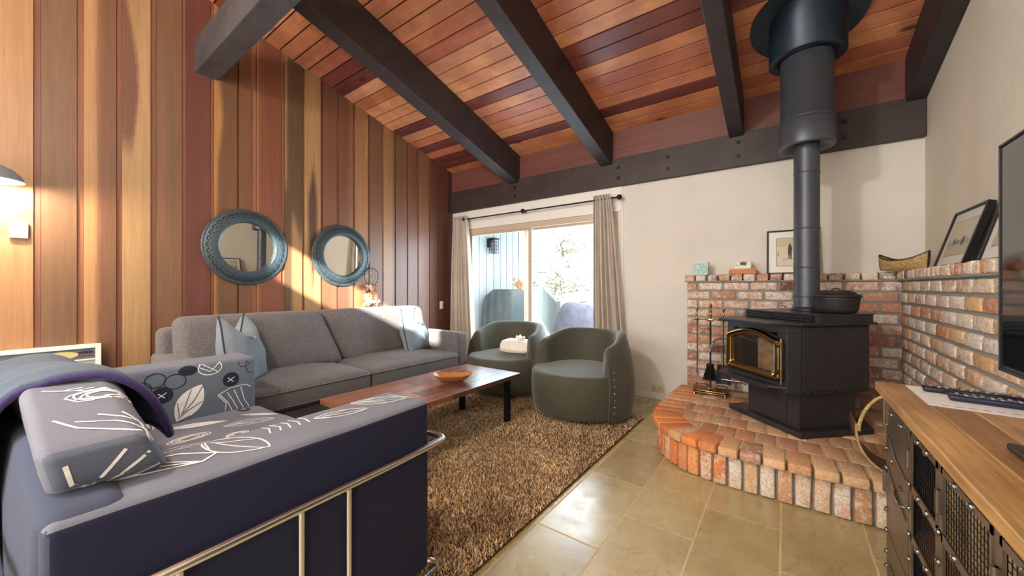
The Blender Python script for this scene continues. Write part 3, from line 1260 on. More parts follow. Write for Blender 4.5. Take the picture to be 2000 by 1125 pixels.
# ================================================================== WOOD STOVE (45 degrees in the corner)
O = Vector((.07, 2.963, 0))
U = Vector((1, 1, 0)) / math.sqrt(2)
Vv = Vector((-1, 1, 0)) / math.sqrt(2)
MS = Matrix(((U.x, Vv.x, 0, O.x), (U.y, Vv.y, 0, O.y), (0, 0, 1, 0), (0, 0, 0, 1)))   # local (u, v, z)
stove = thing('wood_stove', 'black wood stove with brass-framed glass door standing on the brick hearth', 'stove', (.12, 3.33, .25))
mb = MB()
mb.prism([(-.02, -.02), (.52, -.02), (.62, .10), (.62, .52), (.52, .60), (-.02, .60)], .25, .288, M=MS)
obj('base_plate', mb, M_iron, stove, bevel=.004)
mb = MB()
mb.prism([(.02, .03), (.44, .03), (.44, .45), (.02, .45)], .288, .53, M=MS)
mb.prism([(.012, .12), (.022, .12), (.022, .38), (.012, .38)], .30, .50, M=MS)
obj('pedestal', mb, M_iron, stove, bevel=.004)


def planprism(mb, poly, z0, z1, **k):
    mb.prism(poly, z0, z1, M=MS, **k)


body = [(-.07, .03), (0, 0), (.51, 0), (.55, .05), (.55, .53), (.51, .58), (0, .58), (-.07, .55)]
mb = MB()
# walls of the firebox left open at the door
planprism(mb, [(0.0, 0), (.51, 0), (.55, .05), (.55, .53), (.51, .58), (0.0, .58)], .52, .955)
# front frame around the door opening
planprism(mb, [(-.07, .03), (0, 0), (0, .58), (-.07, .55)], .52, .60)
planprism(mb, [(-.07, .03), (0, 0), (0, .58), (-.07, .55)], .90, .955)
planprism(mb, [(-.07, .03), (0, 0), (0, .10), (-.07, .10)], .60, .90)
planprism(mb, [(-.07, .48), (0, .48), (0, .58), (-.07, .55)], .60, .90)
obj('body', mb, M_iron, stove, bevel=.004)
mb = MB()
planprism(mb, [(.01, -.008), (.50, -.008), (.50, -.001), (.01, -.001)], .54, .945)
for i in range(8):
    planprism(mb, [(.035 + i * .058, -.010), (.06 + i * .058, -.010), (.06 + i * .058, -.004), (.035 + i * .058, -.004)], .930, .9445)
    planprism(mb, [(.035 + i * .058, -.010), (.06 + i * .058, -.010), (.06 + i * .058, -.004), (.035 + i * .058, -.004)], .524, .538)
obj('side_shield', mb, M_iron, stove, bevel=.003)
mb = MB()
planprism(mb, [(-.20, .06), (-.02, -.035), (.53, -.035), (.58, .04), (.58, .54), (.53, .61), (-.02, .61), (-.20, .48)], .957, .972)
obj('top_plate', mb, M_iron, stove, bevel=.004)
mb = MB()
planprism(mb, [(.10, -.01), (.13, -.02), (.52, -.02), (.54, .02), (.54, .56), (.52, .60), (.13, .60), (.10, .58)], 1.018, 1.026)
planprism(mb, [(.125, -.015), (.52, -.015), (.52, .595), (.125, .595)], .972, 1.018)
for z in (.980, .992, 1.004):
    planprism(mb, [(.098, .02), (.126, .02), (.126, .59), (.098, .59)], z, z + .005)
planprism(mb, [(.118, .03), (.1245, .03), (.1245, .58), (.118, .58)], .975, 1.016, mi=1)
obj('convection_vent', mb, [M_iron, M_soot], stove, bevel=0)
# ash lip
mb = MB()
planprism(mb, [(-.145, .10), (-.07, .03), (-.02, .02), (-.02, .56), (-.07, .60), (-.145, .55)], .548, .562)
planprism(mb, [(-.148, .10), (-.140, .10), (-.140, .55), (-.148, .55)], .535, .562)
obj('ash_lip', mb, M_iron, stove, bevel=.003)
mb = MB()
mb.cyl(MS @ Vector((-.145, .52, .50)), MS @ Vector((-.07, .42, .50)), .004, seg=8)
obj('air_control_rod', mb, M_chrome, stove)


# door: arched-top frame; profile in (v, z)
def arch(v0, v1, z0, z1, rise, rc_, n=20):
    P = []
    # bottom edge left to right then arched top back
    def corner(cx, cz, a0, a1, r, k=5):
        for i in range(k + 1):
            a = a0 + (a1 - a0) * i / k
            P.append((cx + r * math.cos(a), cz + r * math.sin(a)))
    corner(v0 + rc_, z0 + rc_, PI, 1.5 * PI, rc_)
    corner(v1 - rc_, z0 + rc_, 1.5 * PI, 2 * PI, rc_)
    # right shoulder
    corner(v1 - rc_, z1 - rc_, 0, .42 * PI, rc_)
    for i in range(1, n):
        t = i / n
        v = lerp(v1 - rc_, v0 + rc_, t)
        P.append((v, z1 + rise * math.sin(PI * t)))
    corner(v0 + rc_, z1 - rc_, .58 * PI, PI, rc_)
    return P


outer = arch(.055, .535, .592, .865, .048, .04)
innr = arch(.105, .485, .637, .835, .040, .02)
mb = MB()
n = len(outer)
uf = -.072
rings = []
for k, (du, t) in enumerate(((0, 0), (-.022, .0), (-.034, .18), (-.036, .5), (-.026, .8), (-.022, 1.0), (-.006, 1.0))):
    rings.append([(uf + du, lerp(o[0], i[0], t), lerp(o[1], i[1], t)) for o, i in zip(outer, innr)])
V = [p for r in rings for p in r]
F = []
for k in range(len(rings) - 1):
    for i in range(n):
        F.append((k * n + i, k * n + (i + 1) % n, (k + 1) * n + (i + 1) % n, (k + 1) * n + i))
mb.add(V, F, M=MS, smooth=True)
door = obj('door', mb, M_brass, stove)
mb = MB()
ro = arch(.045, .545, .582, .872, .05, .045)
mb.add([(uf + .001, p[0], p[1]) for p in ro] + [(uf - .006, p[0], p[1]) for p in ro] + [(uf - .006, p[0], p[1]) for p in innr], [(i, (i + 1) % n, n + (i + 1) % n, n + i) for i in range(n)] + [(n + i, n + (i + 1) % n, 2 * n + (i + 1) % n, 2 * n + i) for i in range(n)], M=MS)
obj('door_plate', mb, M_iron, door)
mb = MB()
mb.add([(uf - .008, p[0], p[1]) for p in innr], [tuple(range(n))], M=MS)
obj('glass', mb, M_stoveglass, door)
# gold lining just inside the glass
mb = MB()
mb.tube([MS @ Vector((uf - .010, lerp(p[0], .295, .03), lerp(p[1], .74, .03))) for p in innr], .004, 6, closed=True)
obj('glass_trim', mb, M_brass, door)
# hinges on the right
for z in (.655, .825):
    mb = MB()
    mb.cyl(MS @ Vector((uf - .030, .040, z - .022)), MS @ Vector((uf - .030, .040, z + .022)), .011, seg=12)
    mb.rbox(tuple(MS @ Vector((uf - .026, .062, z))), (.022, .045, .036), r=.006, n=2, M=Matrix.Rotation(PI / 4, 4, 'Z'))
    obj('hinge', mb, M_brass, door)
mb = MB()
mb.cyl(MS @ Vector((uf - .030, .040, .58)), MS @ Vector((uf - .030, .040, .87)), .005, seg=10)
obj('hinge_rod', mb, M_chrome, door)
# coil handle on the left
mb = MB()
mb.tube([MS @ Vector(p) for p in ((uf - .02, .54, .80), (uf - .035, .57, .80), (uf - .055, .60, .79), (uf - .06, .63, .755))], .005, 8)
h = obj('latch_handle', mb, M_iron, door)
mb = MB()
hl = []
a0, a1 = MS @ Vector((uf - .06, .625, .765)), MS @ Vector((uf - .062, .685, .665))
dx = (a1 - a0).normalized()
e1 = dx.cross(Vector((0, 0, 1))).normalized()
e2 = dx.cross(e1)
for i in range(160):
    t = i / 159
    r = .009 + .004 * math.sin(PI * t)
    hl.append(a0.lerp(a1, t) + e1 * r * math.cos(t * 12 * 2 * PI) + e2 * r * math.sin(t * 12 * 2 * PI))
mb.tube(hl, .0026, 5)
obj('coil_grip', mb, M_chrome, door)
# inside of the firebox: back is dark, right firebrick
mb = MB()
planprism(mb, [(-.005, .11), (-.002, .11), (-.002, .33), (-.005, .33)], .60, .84, mi=0)
planprism(mb, [(-.005, .33), (-.002, .33), (-.002, .48), (-.005, .48)], .60, .90, mi=1)
planprism(mb, [(-.005, .11), (-.002, .11), (-.002, .33), (-.005, .33)], .84, .90, mi=1)
planprism(mb, [(-.065, .11), (-.006, .11), (-.006, .48), (-.065, .48)], .60, .615, mi=0)
obj('firebox_lining', mb, [M_firebrick, M_soot], stove)

# ---- pipe
pc = (.115, 3.45)
pipe = thing('stove_pipe', 'tall black stovepipe rising from the wood stove through the plank ceiling', 'pipe', (pc[0], pc[1], 1.026))
mb = MB()
mb.cyl((*pc, 1.026), (*pc, 2.24), .0765, seg=40, caps=False)
for z in (1.13, 1.34, 1.62, 2.02):
    mb.lathe([(.0765, -.006), (.0795, -.003), (.0795, .003), (.0765, .006)], 40, (*pc, z))
for z in (1.34, 1.62):
    mb.cyl((pc[0] - .045, pc[1] - .064, z + .02), (pc[0] - .048, pc[1] - .068, z + .02), .004, seg=8)
obj('flue_section', mb, M_pipe, pipe)
mb = MB()
mb.lathe([(.0765, 0), (.095, 0), (.092, .012), (.078, .03)], 40, (*pc, 1.026))
obj('flue_collar', mb, M_iron, pipe)
mb = MB()
mb.lathe([(.078, .05), (.11, .03), (.152, .0), (.161, .0), (.164, .02), (.164, .175), (.160, .180), (.157, .182), (.157, .95)], 48, (*pc, 2.205))
mb.lathe([(.157, 0), (.1595, .002), (.1595, .006), (.157, .008)], 48, (*pc, 2.40))
obj('wide_section', mb, M_pipe, pipe)
mb = MB()
mb.lathe([(.158, .02), (.158, 0), (.222, 0), (.226, .005), (.226, .75)], 48, (*pc, 2.845))
obj('upper_collar', mb, M_pipe2, pipe)
mb = MB()
nz = Vector((0, KC, 1)).normalized()
cc = Vector((pc[0], pc[1], zceil(pc[1])))
mb.cyl(cc - nz * .02, cc - nz * .001, .345, seg=64)
obj('ceiling_flange', mb, M_pipe2, pipe)

# ---- Dutch oven on the vent
po = thing('dutch_oven', 'black cast-iron Dutch oven with lid on top of the stove beside the pipe', 'pot', (.262, 3.275, 1.027))
px_, py_, pz_ = .262, 3.272, 1.027
mb = MB()
mb.lathe([(0, .0), (.085, .0), (.102, .006), (.114, .030), (.121, .092), (.124, .104), (.118, .104), (.108, .02), (0, .012)], 40, (px_, py_, pz_))
bd = obj('pot_body', mb, M_cast, po)
mb = MB()
mb.lathe([(.118, .104), (.129, .106), (.130, .114), (.119, .122), (.09, .136), (.05, .145), (0, .148)], 40, (px_, py_, pz_))
for r in (.045, .075, .1):
    mb.tube([(px_ + r * math.cos(a * PI / 12), py_ + r * math.sin(a * PI / 12), pz_ + .148 - r * r * 1.5) for a in range(24)], .0035, 6, closed=True)
for a in range(10):
    t = a * PI / 5
    mb.tube([(px_ + r * math.cos(t), py_ + r * math.sin(t), pz_ + .149 - r * r * 1.5) for r in (.045, .06, .075, .09, .1)], .003, 5)
lid = obj('lid', mb, M_cast, po)
mb = MB()
mb.tube([(px_ - .022, py_, pz_ + .145), (px_ - .018, py_, pz_ + .160), (px_ + .018, py_, pz_ + .160), (px_ + .022, py_, pz_ + .145)], .005, 8, smoothpath=1)
obj('lid_handle', mb, M_cast, lid)
for sgn in (-1, 1):
    mb = MB()
    dirx = Vector((.80, .6, 0)) * sgn
    c0 = Vector((px_, py_, pz_ + .095))
    s2 = Vector((-.6, .80, 0))
    mb.tube([c0 + dirx * .115 + s2 * .03, c0 + dirx * .145 + s2 * .022, c0 + dirx * .145 - s2 * .022, c0 + dirx * .115 - s2 * .03], .006, 8, smoothpath=1)
    obj('side_handle', mb, M_cast, po)
mb = MB()
mb.tube([(px_ + .02, py_ + .13, pz_ + .07), (px_ - .03, py_ + .17, pz_ + .12), (px_ - .10, py_ + .12, pz_ + .13)], .002, 5, smoothpath=2)
obj('bail_wire', mb, M_cast, po)

# ---- fireplace tool set
ts = thing('fireplace_tools', 'brass and black fireplace tool stand on the hearth left of the stove', 'fireplace tools', (-.545, 3.70, .25))
tx, ty = -.545, 3.72
mb = MB()
mb.rbox((tx, ty, .285), (.26, .15, .012), r=.005, n=1)
mb.rbox((tx, ty, .268), (.25, .14, .012), r=.005, n=1)
for dx in (-.12, .12):
    for dy in (-.065, .065):
        mb.lathe([(.018, 0), (.014, .01), (.01, .02), (.014, .03)], 10, (tx + dx, ty + dy, .25))
for (a, b) in (((-.125, -.07), (.125, -.07)), ((-.125, .07), (.125, .07)), ((-.125, -.07), (-.125, .07)), ((.125, -.07), (.125, .07))):
    mb.tube([(tx + a[0], ty + a[1], .315), (tx + b[0], ty + b[1], .315)], .004, 6)
for dx in (-.125, -.04, .04, .125):
    for dy in (-.07, .07):
        mb.cyl((tx + dx, ty + dy, .29), (tx + dx, ty + dy, .318), .004, seg=6)
obj('base', mb, M_brass, ts)
mb = MB()
mb.cyl((tx, ty, .29), (tx, ty, .96), .006, seg=10)
obj('pole', mb, M_black, ts)
FIN = [(.0, 0), (.007, .002), (.007, .012), (.012, .018), (.007, .026), (.006, .05), (.011, .058), (.006, .066), (.006, .088), (.012, .094), (.014, .104), (.010, .112), (.004, .116), (.006, .122), (0, .128)]
mb = MB()
mb.lathe(FIN, 14, (tx, ty, .93))
obj('finial', mb, M_brass, ts)
mb = MB()
mb.tube([(tx - .135, ty, .905), (tx, ty, .912), (tx + .135, ty, .905)], .006, 8)
for s_ in (-1, 1):
    mb.tube([(tx + s_ * .13, ty, .905), (tx + s_ * .15, ty, .905), (tx + s_ * .155, ty, .918)], .004, 6, smoothpath=1)
    mb.tube([(tx + s_ * .10, ty - .02, .905), (tx + s_ * .10, ty + .02, .905)], .004, 6)
mb.rbox((tx, ty, .905), (.05, .02, .022), r=.004, n=1)
obj('hanger_bar', mb, M_brass, ts)


def tool(nm, x, y, zb, fnc, label=None):
    mb = MB()
    mb.cyl((x, y, zb), (x, y, .90), .004, seg=8)
    t = obj(nm, mb, M_black, ts)
    k = MB()
    k.lathe(FIN, 12, (x, y, .895))
    obj('grip', k, M_brass, t)
    if fnc:
        w = MB()
        m = fnc(w, x, y, zb)
        obj(m[0], w, m[1], t)
    return t


def fshovel(w, x, y, z):
    w.grid(8, 8, lambda u, v: (x + (u - .5) * .12 * (1 - .25 * (1 - v)), y + .012 - .02 * abs(u - .5) ** 2 * 4 - .01, z + .02 - v * .17))
    return ('blade', M_cast)


def fbrush(w, x, y, z):
    w.rbox((x, y, z - .01), (.06, .03, .04), r=.01, n=2)
    r_ = random.Random(5)
    for i in range(240):
        a, b = r_.uniform(-.028, .028), r_.uniform(-.012, .012)
        w.tube([(x + a, y + b, z - .02), (x + a * 2.0 + r_.gauss(0, .006), y + b * 2.2, z - .14)], .0012, 3, caps=False)
    return ('bristles', M_soot)


tool('poker', tx - .11, ty, .42, None)
tool('brush', tx - .012, ty + .045, .50, fbrush)
tool('shovel', tx + .10, ty, .50, fshovel)
# ================================================================== SOFA
sofa = thing('sofa', 'long heather-grey two-cushion sofa standing along the wood wall', 'sofa', (-3.35, 1.86, 0))
SX0, SX1, SY0, SY1 = -3.86, -2.86, .66, 3.06
mb = MB()
mb.rbox((-3.36, 1.86, .20), (.94, 2.34, .24), r=.02, n=2)
obj('base', mb, M_sofa, sofa)


def armfn(px, py, pz):
    t = sst(.10, .36, pz)
    return (px, py * (1 + .10 * t), pz)


for yc in (SY0 + .075, SY1 - .075):
    mb = MB()
    mb.rbox(((SX0 + SX1) / 2 + .0, yc, .395), (1.0, .15, .61), r=.035, n=3, mid=(6, 1, 4), fn=armfn)
    obj('arm', mb, M_sofa, sofa)
mb = MB()
mb.rbox((-3.80, 1.86, .50), (.14, 2.36, .78), r=.05, n=3, mid=(1, 8, 4))
obj('back_frame', mb, M_sofa, sofa)


def crown(w, d, h, amt, seed):
    def fn(px, py, pz):
        u, v = px / (w / 2), py / (d / 2)
        k = (1 - min(1, abs(u)) ** 2.5) * (1 - min(1, abs(v)) ** 2.5)
        n_ = .010 * noise.noise(Vector((px * 5 + seed, py * 5, pz * 5)))
        return (px, py, pz + (amt * k if pz > 0 else -.3 * amt * k) + n_ * (1 if pz > 0 else 0))
    return fn


for i, yc in enumerate((1.335, 2.385)):
    mb = MB()
    mb.rbox((-3.25, yc, .405), (.84, 1.045, .17), r=.045, n=3, mid=(8, 10, 2), fn=crown(.84, 1.045, .17, .045, i * 9))
    # welt seams
    for zz in (.462, .352):
        mb.tube([(-3.62, yc - .523, zz), (-2.848, yc - .523, zz), (-2.828, yc - .50, zz), (-2.828, yc + .50, zz), (-2.848, yc + .523, zz), (-3.62, yc + .523, zz)], .005, 6)
    obj('seat_cushion', mb, M_sofa, sofa)
for i, yc in enumerate((1.30, 2.42)):
    mb = MB()

    def bfn(px, py, pz, i=i):
        v, w_ = py / .57, pz / .27
        k = (1 - min(1, abs(v)) ** 3) * (1 - min(1, abs(w_)) ** 3)
        wr = .012 * noise.noise(Vector((px * 3, py * 4 + i * 5, pz * 3))) + .010 * math.sin(py * 22 + pz * 9) * sst(.0, -.25, pz)
        x = px + (.045 * k + wr if px > 0 else 0)
        # lean against the back frame and slump a little at the top
        return (x - .22 * (pz + .27), py - .10 * w_ * sst(0, .5, py if i == 0 else -py), pz + .02 * k * (1 if pz > 0 else 0))
    mb.rbox((-3.50, yc, .725), (.22, 1.13 if i == 0 else 1.10, .50), r=.07, n=4, mid=(2, 14, 8), fn=bfn)
    obj('back_cushion', mb, M_sofa, sofa)
for dx in (-3.80, -2.93):
    for dy in (.75, 2.97):
        mb = MB()
        mb.cyl((dx, dy, 0), (dx, dy, .085), .022, .03, seg=12)
        obj('leg', mb, M_black, sofa)


def pillow(name, c, w, h, t, rotz, lean, label, chop=.16, trim=None, roll=0):
    """square cushion with a karate-chopped top; local x across, z up, y thickness"""
    th = thing(name, label, 'pillow', c, rotz)
    R = Matrix.Rotation(lean, 4, 'X') @ Matrix.Rotation(roll, 4, 'Y')

    def surf(u, v, sgn):
        # u,v in [-1,1]
        e = (max(0, 1 - abs(u) ** 2.6) * max(0, 1 - abs(v) ** 2.6)) ** .45
        x = w / 2 * u * (1 - .07 * (1 - v * v)) * (1 - .26 * sst(-.1, 1, v))
        z = h / 2 * v * (1 - .06 * (1 - u * u)) + h / 2
        dip = max(0, 1 - (abs(u) / .95) ** 1.1) * sst(.1, 1, v)
        z -= chop * dip
        y = sgn * t / 2 * e * (1 + .25 * dip)
        y += .010 * noise.noise(Vector((u * 2.3 + c[0] * 9, v * 2.3, sgn))) * e * 2
        # creases from the dip
        y += sgn * .008 * math.sin(6 * math.atan2(v - .9, u)) * e * sst(0, .8, v)
        return R @ Vector((x, y, z))
    mb = MB()
    n = 30
    for sgn in (-1, 1):
        mb.grid(n, n, lambda a, b, s_=sgn: surf(a * 2 - 1, b * 2 - 1, s_))
    o = obj('cover', mb, M_pillow, th, world=False)
    if trim:
        k = MB()
        P = []
        for i in range(n):
            P.append(surf(-1, -1 + 2 * i / n, 1))
        for i in range(n):
            P.append(surf(-1 + 2 * i / n, 1, 1))
        for i in range(n):
            P.append(surf(1, 1 - 2 * i / n, 1))
        for i in range(n):
            P.append(surf(1 - 2 * i / n, -1, 1))
        k.tube(P, .006, 6, closed=True)
        obj('piping', k, trim, th, world=False)
    return th


pillow('throw_pillow', (-3.22, 1.10, .47), .52, .54, .20, math.radians(-40), .24, 'grey-blue linen pillow with a folded-in top at the left end of the grey sofa', trim=M_fringe, chop=.17)
pillow('throw_pillow', (-3.27, 2.72, .475), .48, .50, .20, math.radians(-64), .26, 'pale grey-blue linen pillow at the right end of the sofa, in the sunlight', trim=M_fringe, chop=.16)

# ================================================================== ARMCHAIRS


def barrel(c, face, label, seamdots=True):
    """face: direction angle (deg) the seat opens to; built about the local origin"""
    ch = thing('swivel_armchair', label, 'armchair', (c[0], c[1], .012), math.radians(face), 'green barrel armchairs beside the sliding door')
    H_ = .765

    def R(z):
        t = z / H_
        return .425 + .062 * math.sin(PI * min(1, max(0, (t * .92 + .12)))) - .02 * t * t

    mb = MB()
    mb.cyl((0, 0, 0), (0, 0, .03), .33, seg=40)
    mb.cyl((0, 0, .03), (0, 0, .05), .12, seg=24)
    obj('swivel_base', mb, M_black, ch, world=False)
    # seat drum
    mb = MB()
    prof = []
    for i in range(9):
        z = .045 + (.375 - .045) * i / 8
        r = R(z) - .012
        if i == 0:
            prof.append((0, .045))
            prof.append((r - .03, .045))
        prof.append((r, z + (.012 if i == 0 else 0)))
    rt_ = R(.375) - .012
    for i in range(1, 7):
        a = i / 6 * PI / 2
        prof.append((rt_ - .055 + .055 * math.cos(a), .375 + .05 * math.sin(a)))
    for k in (.8, .6, .4, .2, 0):
        prof.append(((rt_ - .055) * k, .425 + .025 * (1 - k * k)))
    mb.lathe(prof, 64)
    obj('seat', mb, M_velvet, ch, world=False)
    # wrap-around back
    mb = MB()
    half = math.radians(66)
    th = .085
    NA, NP = 72, 26

    def prof_at(s):
        # s: 0..1 along the shell from one arm to the other
        e = min(s, 1 - s) * 2          # 0 at ends, 1 at the back
        top = H_ - .10 * (1 - sst(0, .55, e)) - .0
        # rounded front end of the arm
        return top, e

    def fn(u, v):
        top, e = prof_at(v)
        a = half + (2 * PI - 2 * half) * v
        endr = sst(0, .035, e)
        zt = top - .10 * (1 - math.sqrt(max(0, 1 - (1 - min(1, e / .09)) ** 2)))
        # closed profile: outer bottom -> outer top -> rim -> inner top -> inner bottom
        k = u * NP / (NP)
        q = u
        thk = th * (.35 + .65 * endr)
        if q < .45:
            t = q / .45
            z = lerp(.045, zt - thk / 2, t)
            r = R(z) + .006
        elif q < .60:
            t = (q - .45) / .15 * PI
            z = zt - thk / 2 + thk / 2 * math.sin(t)
            r = R(zt) + .006 - thk / 2 + thk / 2 * math.cos(t)
        else:
            t = (q - .60) / .40
            z = lerp(zt - thk / 2, .38, t)
            r = R(zt) + .006 - thk + lerp(0, -.03, t)
        return (r * math.cos(a), r * math.sin(a), z)
    mb.grid(NP * 2, NA, fn)
    # end caps
    for v in (0, 1):
        ring = [fn(i / (NP * 2 - 1), v) for i in range(NP * 2)]
        mb.add(ring, [tuple(range(len(ring)))], smooth=True)
    sh = obj('wraparound_back', mb, M_velvet, ch, world=False)
    # laced seam: small steel studs near the arm ends
    for k in range(7):
        z = .12 + k * .058
        a = half + math.radians(5.5)
        r = R(z) + .008
        b = MB()
        b.rbox((r * math.cos(a), r * math.sin(a), z), (.010, .024, .015), r=.004, n=2, M=Matrix.Rotation(a, 4, 'Z') @ Matrix.Rotation(.5 * (-1) ** k, 4, 'X'))
        obj('seam_stud', b, M_chrome, ch, world=False)
    for v in (0, 1):
        mb = MB()
        mb.tube([fn(q, v) for q in [i / 24 * .52 for i in range(25)]], .004, 6)
        obj('seam_piping', mb, M_velvet, ch, world=False)
    return ch


barrel((-1.58, 3.262), -101, 'olive-green barrel armchair at right, nearest the brick hearth, with studs down its side')
barrel((-2.585, 3.45), -88, 'olive-green barrel armchair between the sofa and the other armchair, a rolled cream towel on it')

# towel roll on the left chair
tw = thing('rolled_towel', 'cream rolled blanket tied with a white bow on the left armchair seat', 'towel', (-2.44, 3.42, .46))
mb = MB()


def twf(px, py, pz):
    return (px, py + .006 * math.sin(pz * 60), pz * (1 + .1 * noise.noise(Vector((px * 9, py * 9, 0)))))


mb.rbox((-2.43, 3.42, .535), (.38, .26, .15), r=.072, n=4, mid=(6, 3, 1), fn=twf, M=Matrix.Rotation(.15, 4, 'Z'))
mb.tube([(-2.60, 3.29, .49), (-2.43, 3.285, .485), (-2.27, 3.31, .49)], .004, 5)
obj('roll', mb, M_towel, tw)
mb = MB()
rr_ = random.Random(9)
for k in range(9):
    a = k * 2 * PI / 9
    c0 = Vector((-2.38, 3.40, .61))
    d = Vector((math.cos(a), math.sin(a) * .7, .4 + .5 * rr_.random()))
    mb.tube([c0, c0 + d * .035 + Vector((0, 0, .01)), c0 + d * .055, c0 + d * .03 - Vector((0, 0, .012)), c0], [.004, .010, .012, .008, .004], 6, smoothpath=1)
obj('bow', mb, M_paper, tw)

# ================================================================== COFFEE TABLE
ct = thing('coffee_table', 'low walnut plank coffee table with black metal legs on the rug', 'table', (-2.24, 2.0, 0))
mb = MB()
TX0, TX1, TY0, TY1 = -2.575, -1.915, 1.285, 2.735
bw = (TX1 - TX0) / 5
cols = [S(96, 58, 50), S(122, 72, 56), S(106, 60, 50), S(134, 80, 58), S(90, 54, 48)]
for i in range(5):
    yj = [TY0, 1.75 + .3 * ((i * 7) % 3) / 2, TY1]
    for a, b in zip(yj, yj[1:]):
        k = rb.uniform(.9, 1.2)
        cc = cols[(i + (1 if a > TY0 else 0)) % 5]
        if a == TY0:
            cc = mixc(cc, S(176, 116, 78), .45)
        mb.rbox((TX0 + bw * (i + .5), (a + b) / 2, .413), (bw - .0008, b - a - .0008, .036), r=.0025, n=1, smooth=False, col=(cc[0] * k, cc[1] * k, cc[2] * k, 1))
obj('tabletop', mb, M_table, ct)
for lx in (TX0 + .07, TX1 - .05):
    for ly in (TY0 + .22, TY1 - .13):
        mb = MB()
        mb.box(lx - .016, lx + .016, ly - .028, ly + .028, .028, .395)
        obj('leg', mb, M_black, ct, bevel=.002)
for ly in (TY0 + .22, TY1 - .13):
    mb = MB()
    mb.box(TX0 + .05, TX1 - .03, ly - .02, ly + .02, .375, .394)
    obj('crossbar', mb, M_black, ct)
# dough bowl
db = MB()


def bowl(u, v):
    a = 2 * PI * u
    ca, sa = math.cos(a), math.sin(a)
    ex = abs(ca) ** .65 * (1 if ca > 0 else -1)
    ey = abs(sa) ** .65 * (1 if sa > 0 else -1)
    prof = [(0, 0), (.35, 0), (.5, .004), (.75, .028), (.97, .052), (1.0, .056), (.97, .057), (.9, .050), (.7, .028), (.45, .012), (0, .010)]
    k = min(10, int(round(v * 10)))
    r, z = prof[k]
    z += .012 * abs(ca) ** 3 * (z / .056)
    return (.165 * r * ex, .085 * r * ey, z)


db.grid(48, 11, bowl, cu=True)
dbm = Matrix.Translation((-2.19, 2.17, .4315)) @ Matrix.Rotation(math.radians(42), 4, 'Z')
db.transform(dbm)
tag(obj('dough_bowl', db, M_dish), 'small oblong wooden dough bowl on the coffee table', 'bowl')

# ================================================================== RUG
rug = thing('shag_rug', 'brown and tan shag area rug under the coffee table', 'rug', (-2.3, 1.5, 0))
RX0, RX1, RY0, RY1 = -3.45, -1.05, -.35, 3.44
mb = MB()
mb.box(RX0, RX1, RY0, RY1, .001, .012)
obj('backing', mb, M_backing, rug)
import numpy as np
rg = np.random.RandomState(3)
NB = 230000
bx = rg.uniform(RX0, RX1, NB)
by = rg.uniform(RY0, RY1, NB)
# density: leave out what the loveseat and sofa hide
keep = ~((bx < -1.25) & (by < .95) & (bx > -2.85)) & ~((bx < -2.95))
keep &= ((by < 2.3) | (rg.rand(NB) < .6))
bx, by = bx[keep], by[keep]
n = len(bx)
hh = rg.uniform(.012, .024, n)
ww = rg.uniform(.0016, .0034, n)
an = rg.uniform(0, 2 * PI, n)
ln_ = rg.uniform(.004, .018, n)
la = rg.uniform(0, 2 * PI, n)
V = np.zeros((n, 5, 3))
cx, sx = np.cos(an) * ww, np.sin(an) * ww
V[:, 0] = np.stack([bx - cx, by - sx, np.full(n, .010)], 1)
V[:, 1] = np.stack([bx + cx, by + sx, np.full(n, .010)], 1)
mx_, my_ = bx + np.cos(la) * ln_ * .4, by + np.sin(la) * ln_ * .4
V[:, 2] = np.stack([mx_ + cx, my_ + sx, .010 + hh * .6], 1)
V[:, 3] = np.stack([mx_ - cx, my_ - sx, .010 + hh * .6], 1)
V[:, 4] = np.stack([bx + np.cos(la) * ln_, by + np.sin(la) * ln_, .010 + hh], 1)
pal_ = np.array([S(196, 170, 128), S(174, 146, 106), S(214, 194, 158), S(130, 104, 74), S(104, 86, 68), S(148, 130, 112), S(228, 212, 182)])
ci = rg.choice(len(pal_), n, p=[.24, .20, .16, .13, .10, .10, .07])
colr = pal_[ci] * np.array([1.22, 1.22, 1.26, 1])
me = bpy.data.meshes.new('pile')
me.vertices.add(n * 5)
me.vertices.foreach_set('co', (V - np.array([-2.3, 1.5, 0])).reshape(-1))
me.loops.add(n * 7)
base_ = (np.arange(n) * 5)[:, None]
li = np.concatenate([base_ + np.array([[0, 1, 2, 3]]), base_ + np.array([[3, 2, 4]])], 1).reshape(-1)
me.loops.foreach_set('vertex_index', li)
me.polygons.add(n * 2)
st_ = np.stack([np.arange(n) * 7, np.arange(n) * 7 + 4], 1).reshape(-1)
tt_ = np.tile([4, 3], n)
me.polygons.foreach_set('loop_start', st_)
me.polygons.foreach_set('loop_total', tt_)
me.update(calc_edges=True)
me.materials.append(M_carpet)
ca_ = me.color_attributes.new('Col', 'FLOAT_COLOR', 'CORNER')
ca_.data.foreach_set('color', np.repeat(colr, 7, axis=0).reshape(-1))
po_ = bpy.data.objects.new('pile', me)
COL.objects.link(po_)
po_.parent = rug
po_['kind'] = 'stuff'

# ================================================================== LOVESEAT IN THE FOREGROUND
LS = thing('tube_frame_loveseat', 'navy and grey leaf-print slipcovered loveseat in a steel tube frame, in the foreground', 'loveseat', (-1.15, 1.01, .012), math.radians(2.5))
GREY, NAVY, SLATE, WHT, INK = S(102, 105, 117), S(19, 24, 54), S(56, 63, 82), S(226, 226, 224), S(24, 30, 46)
GBL = S(98, 108, 120)


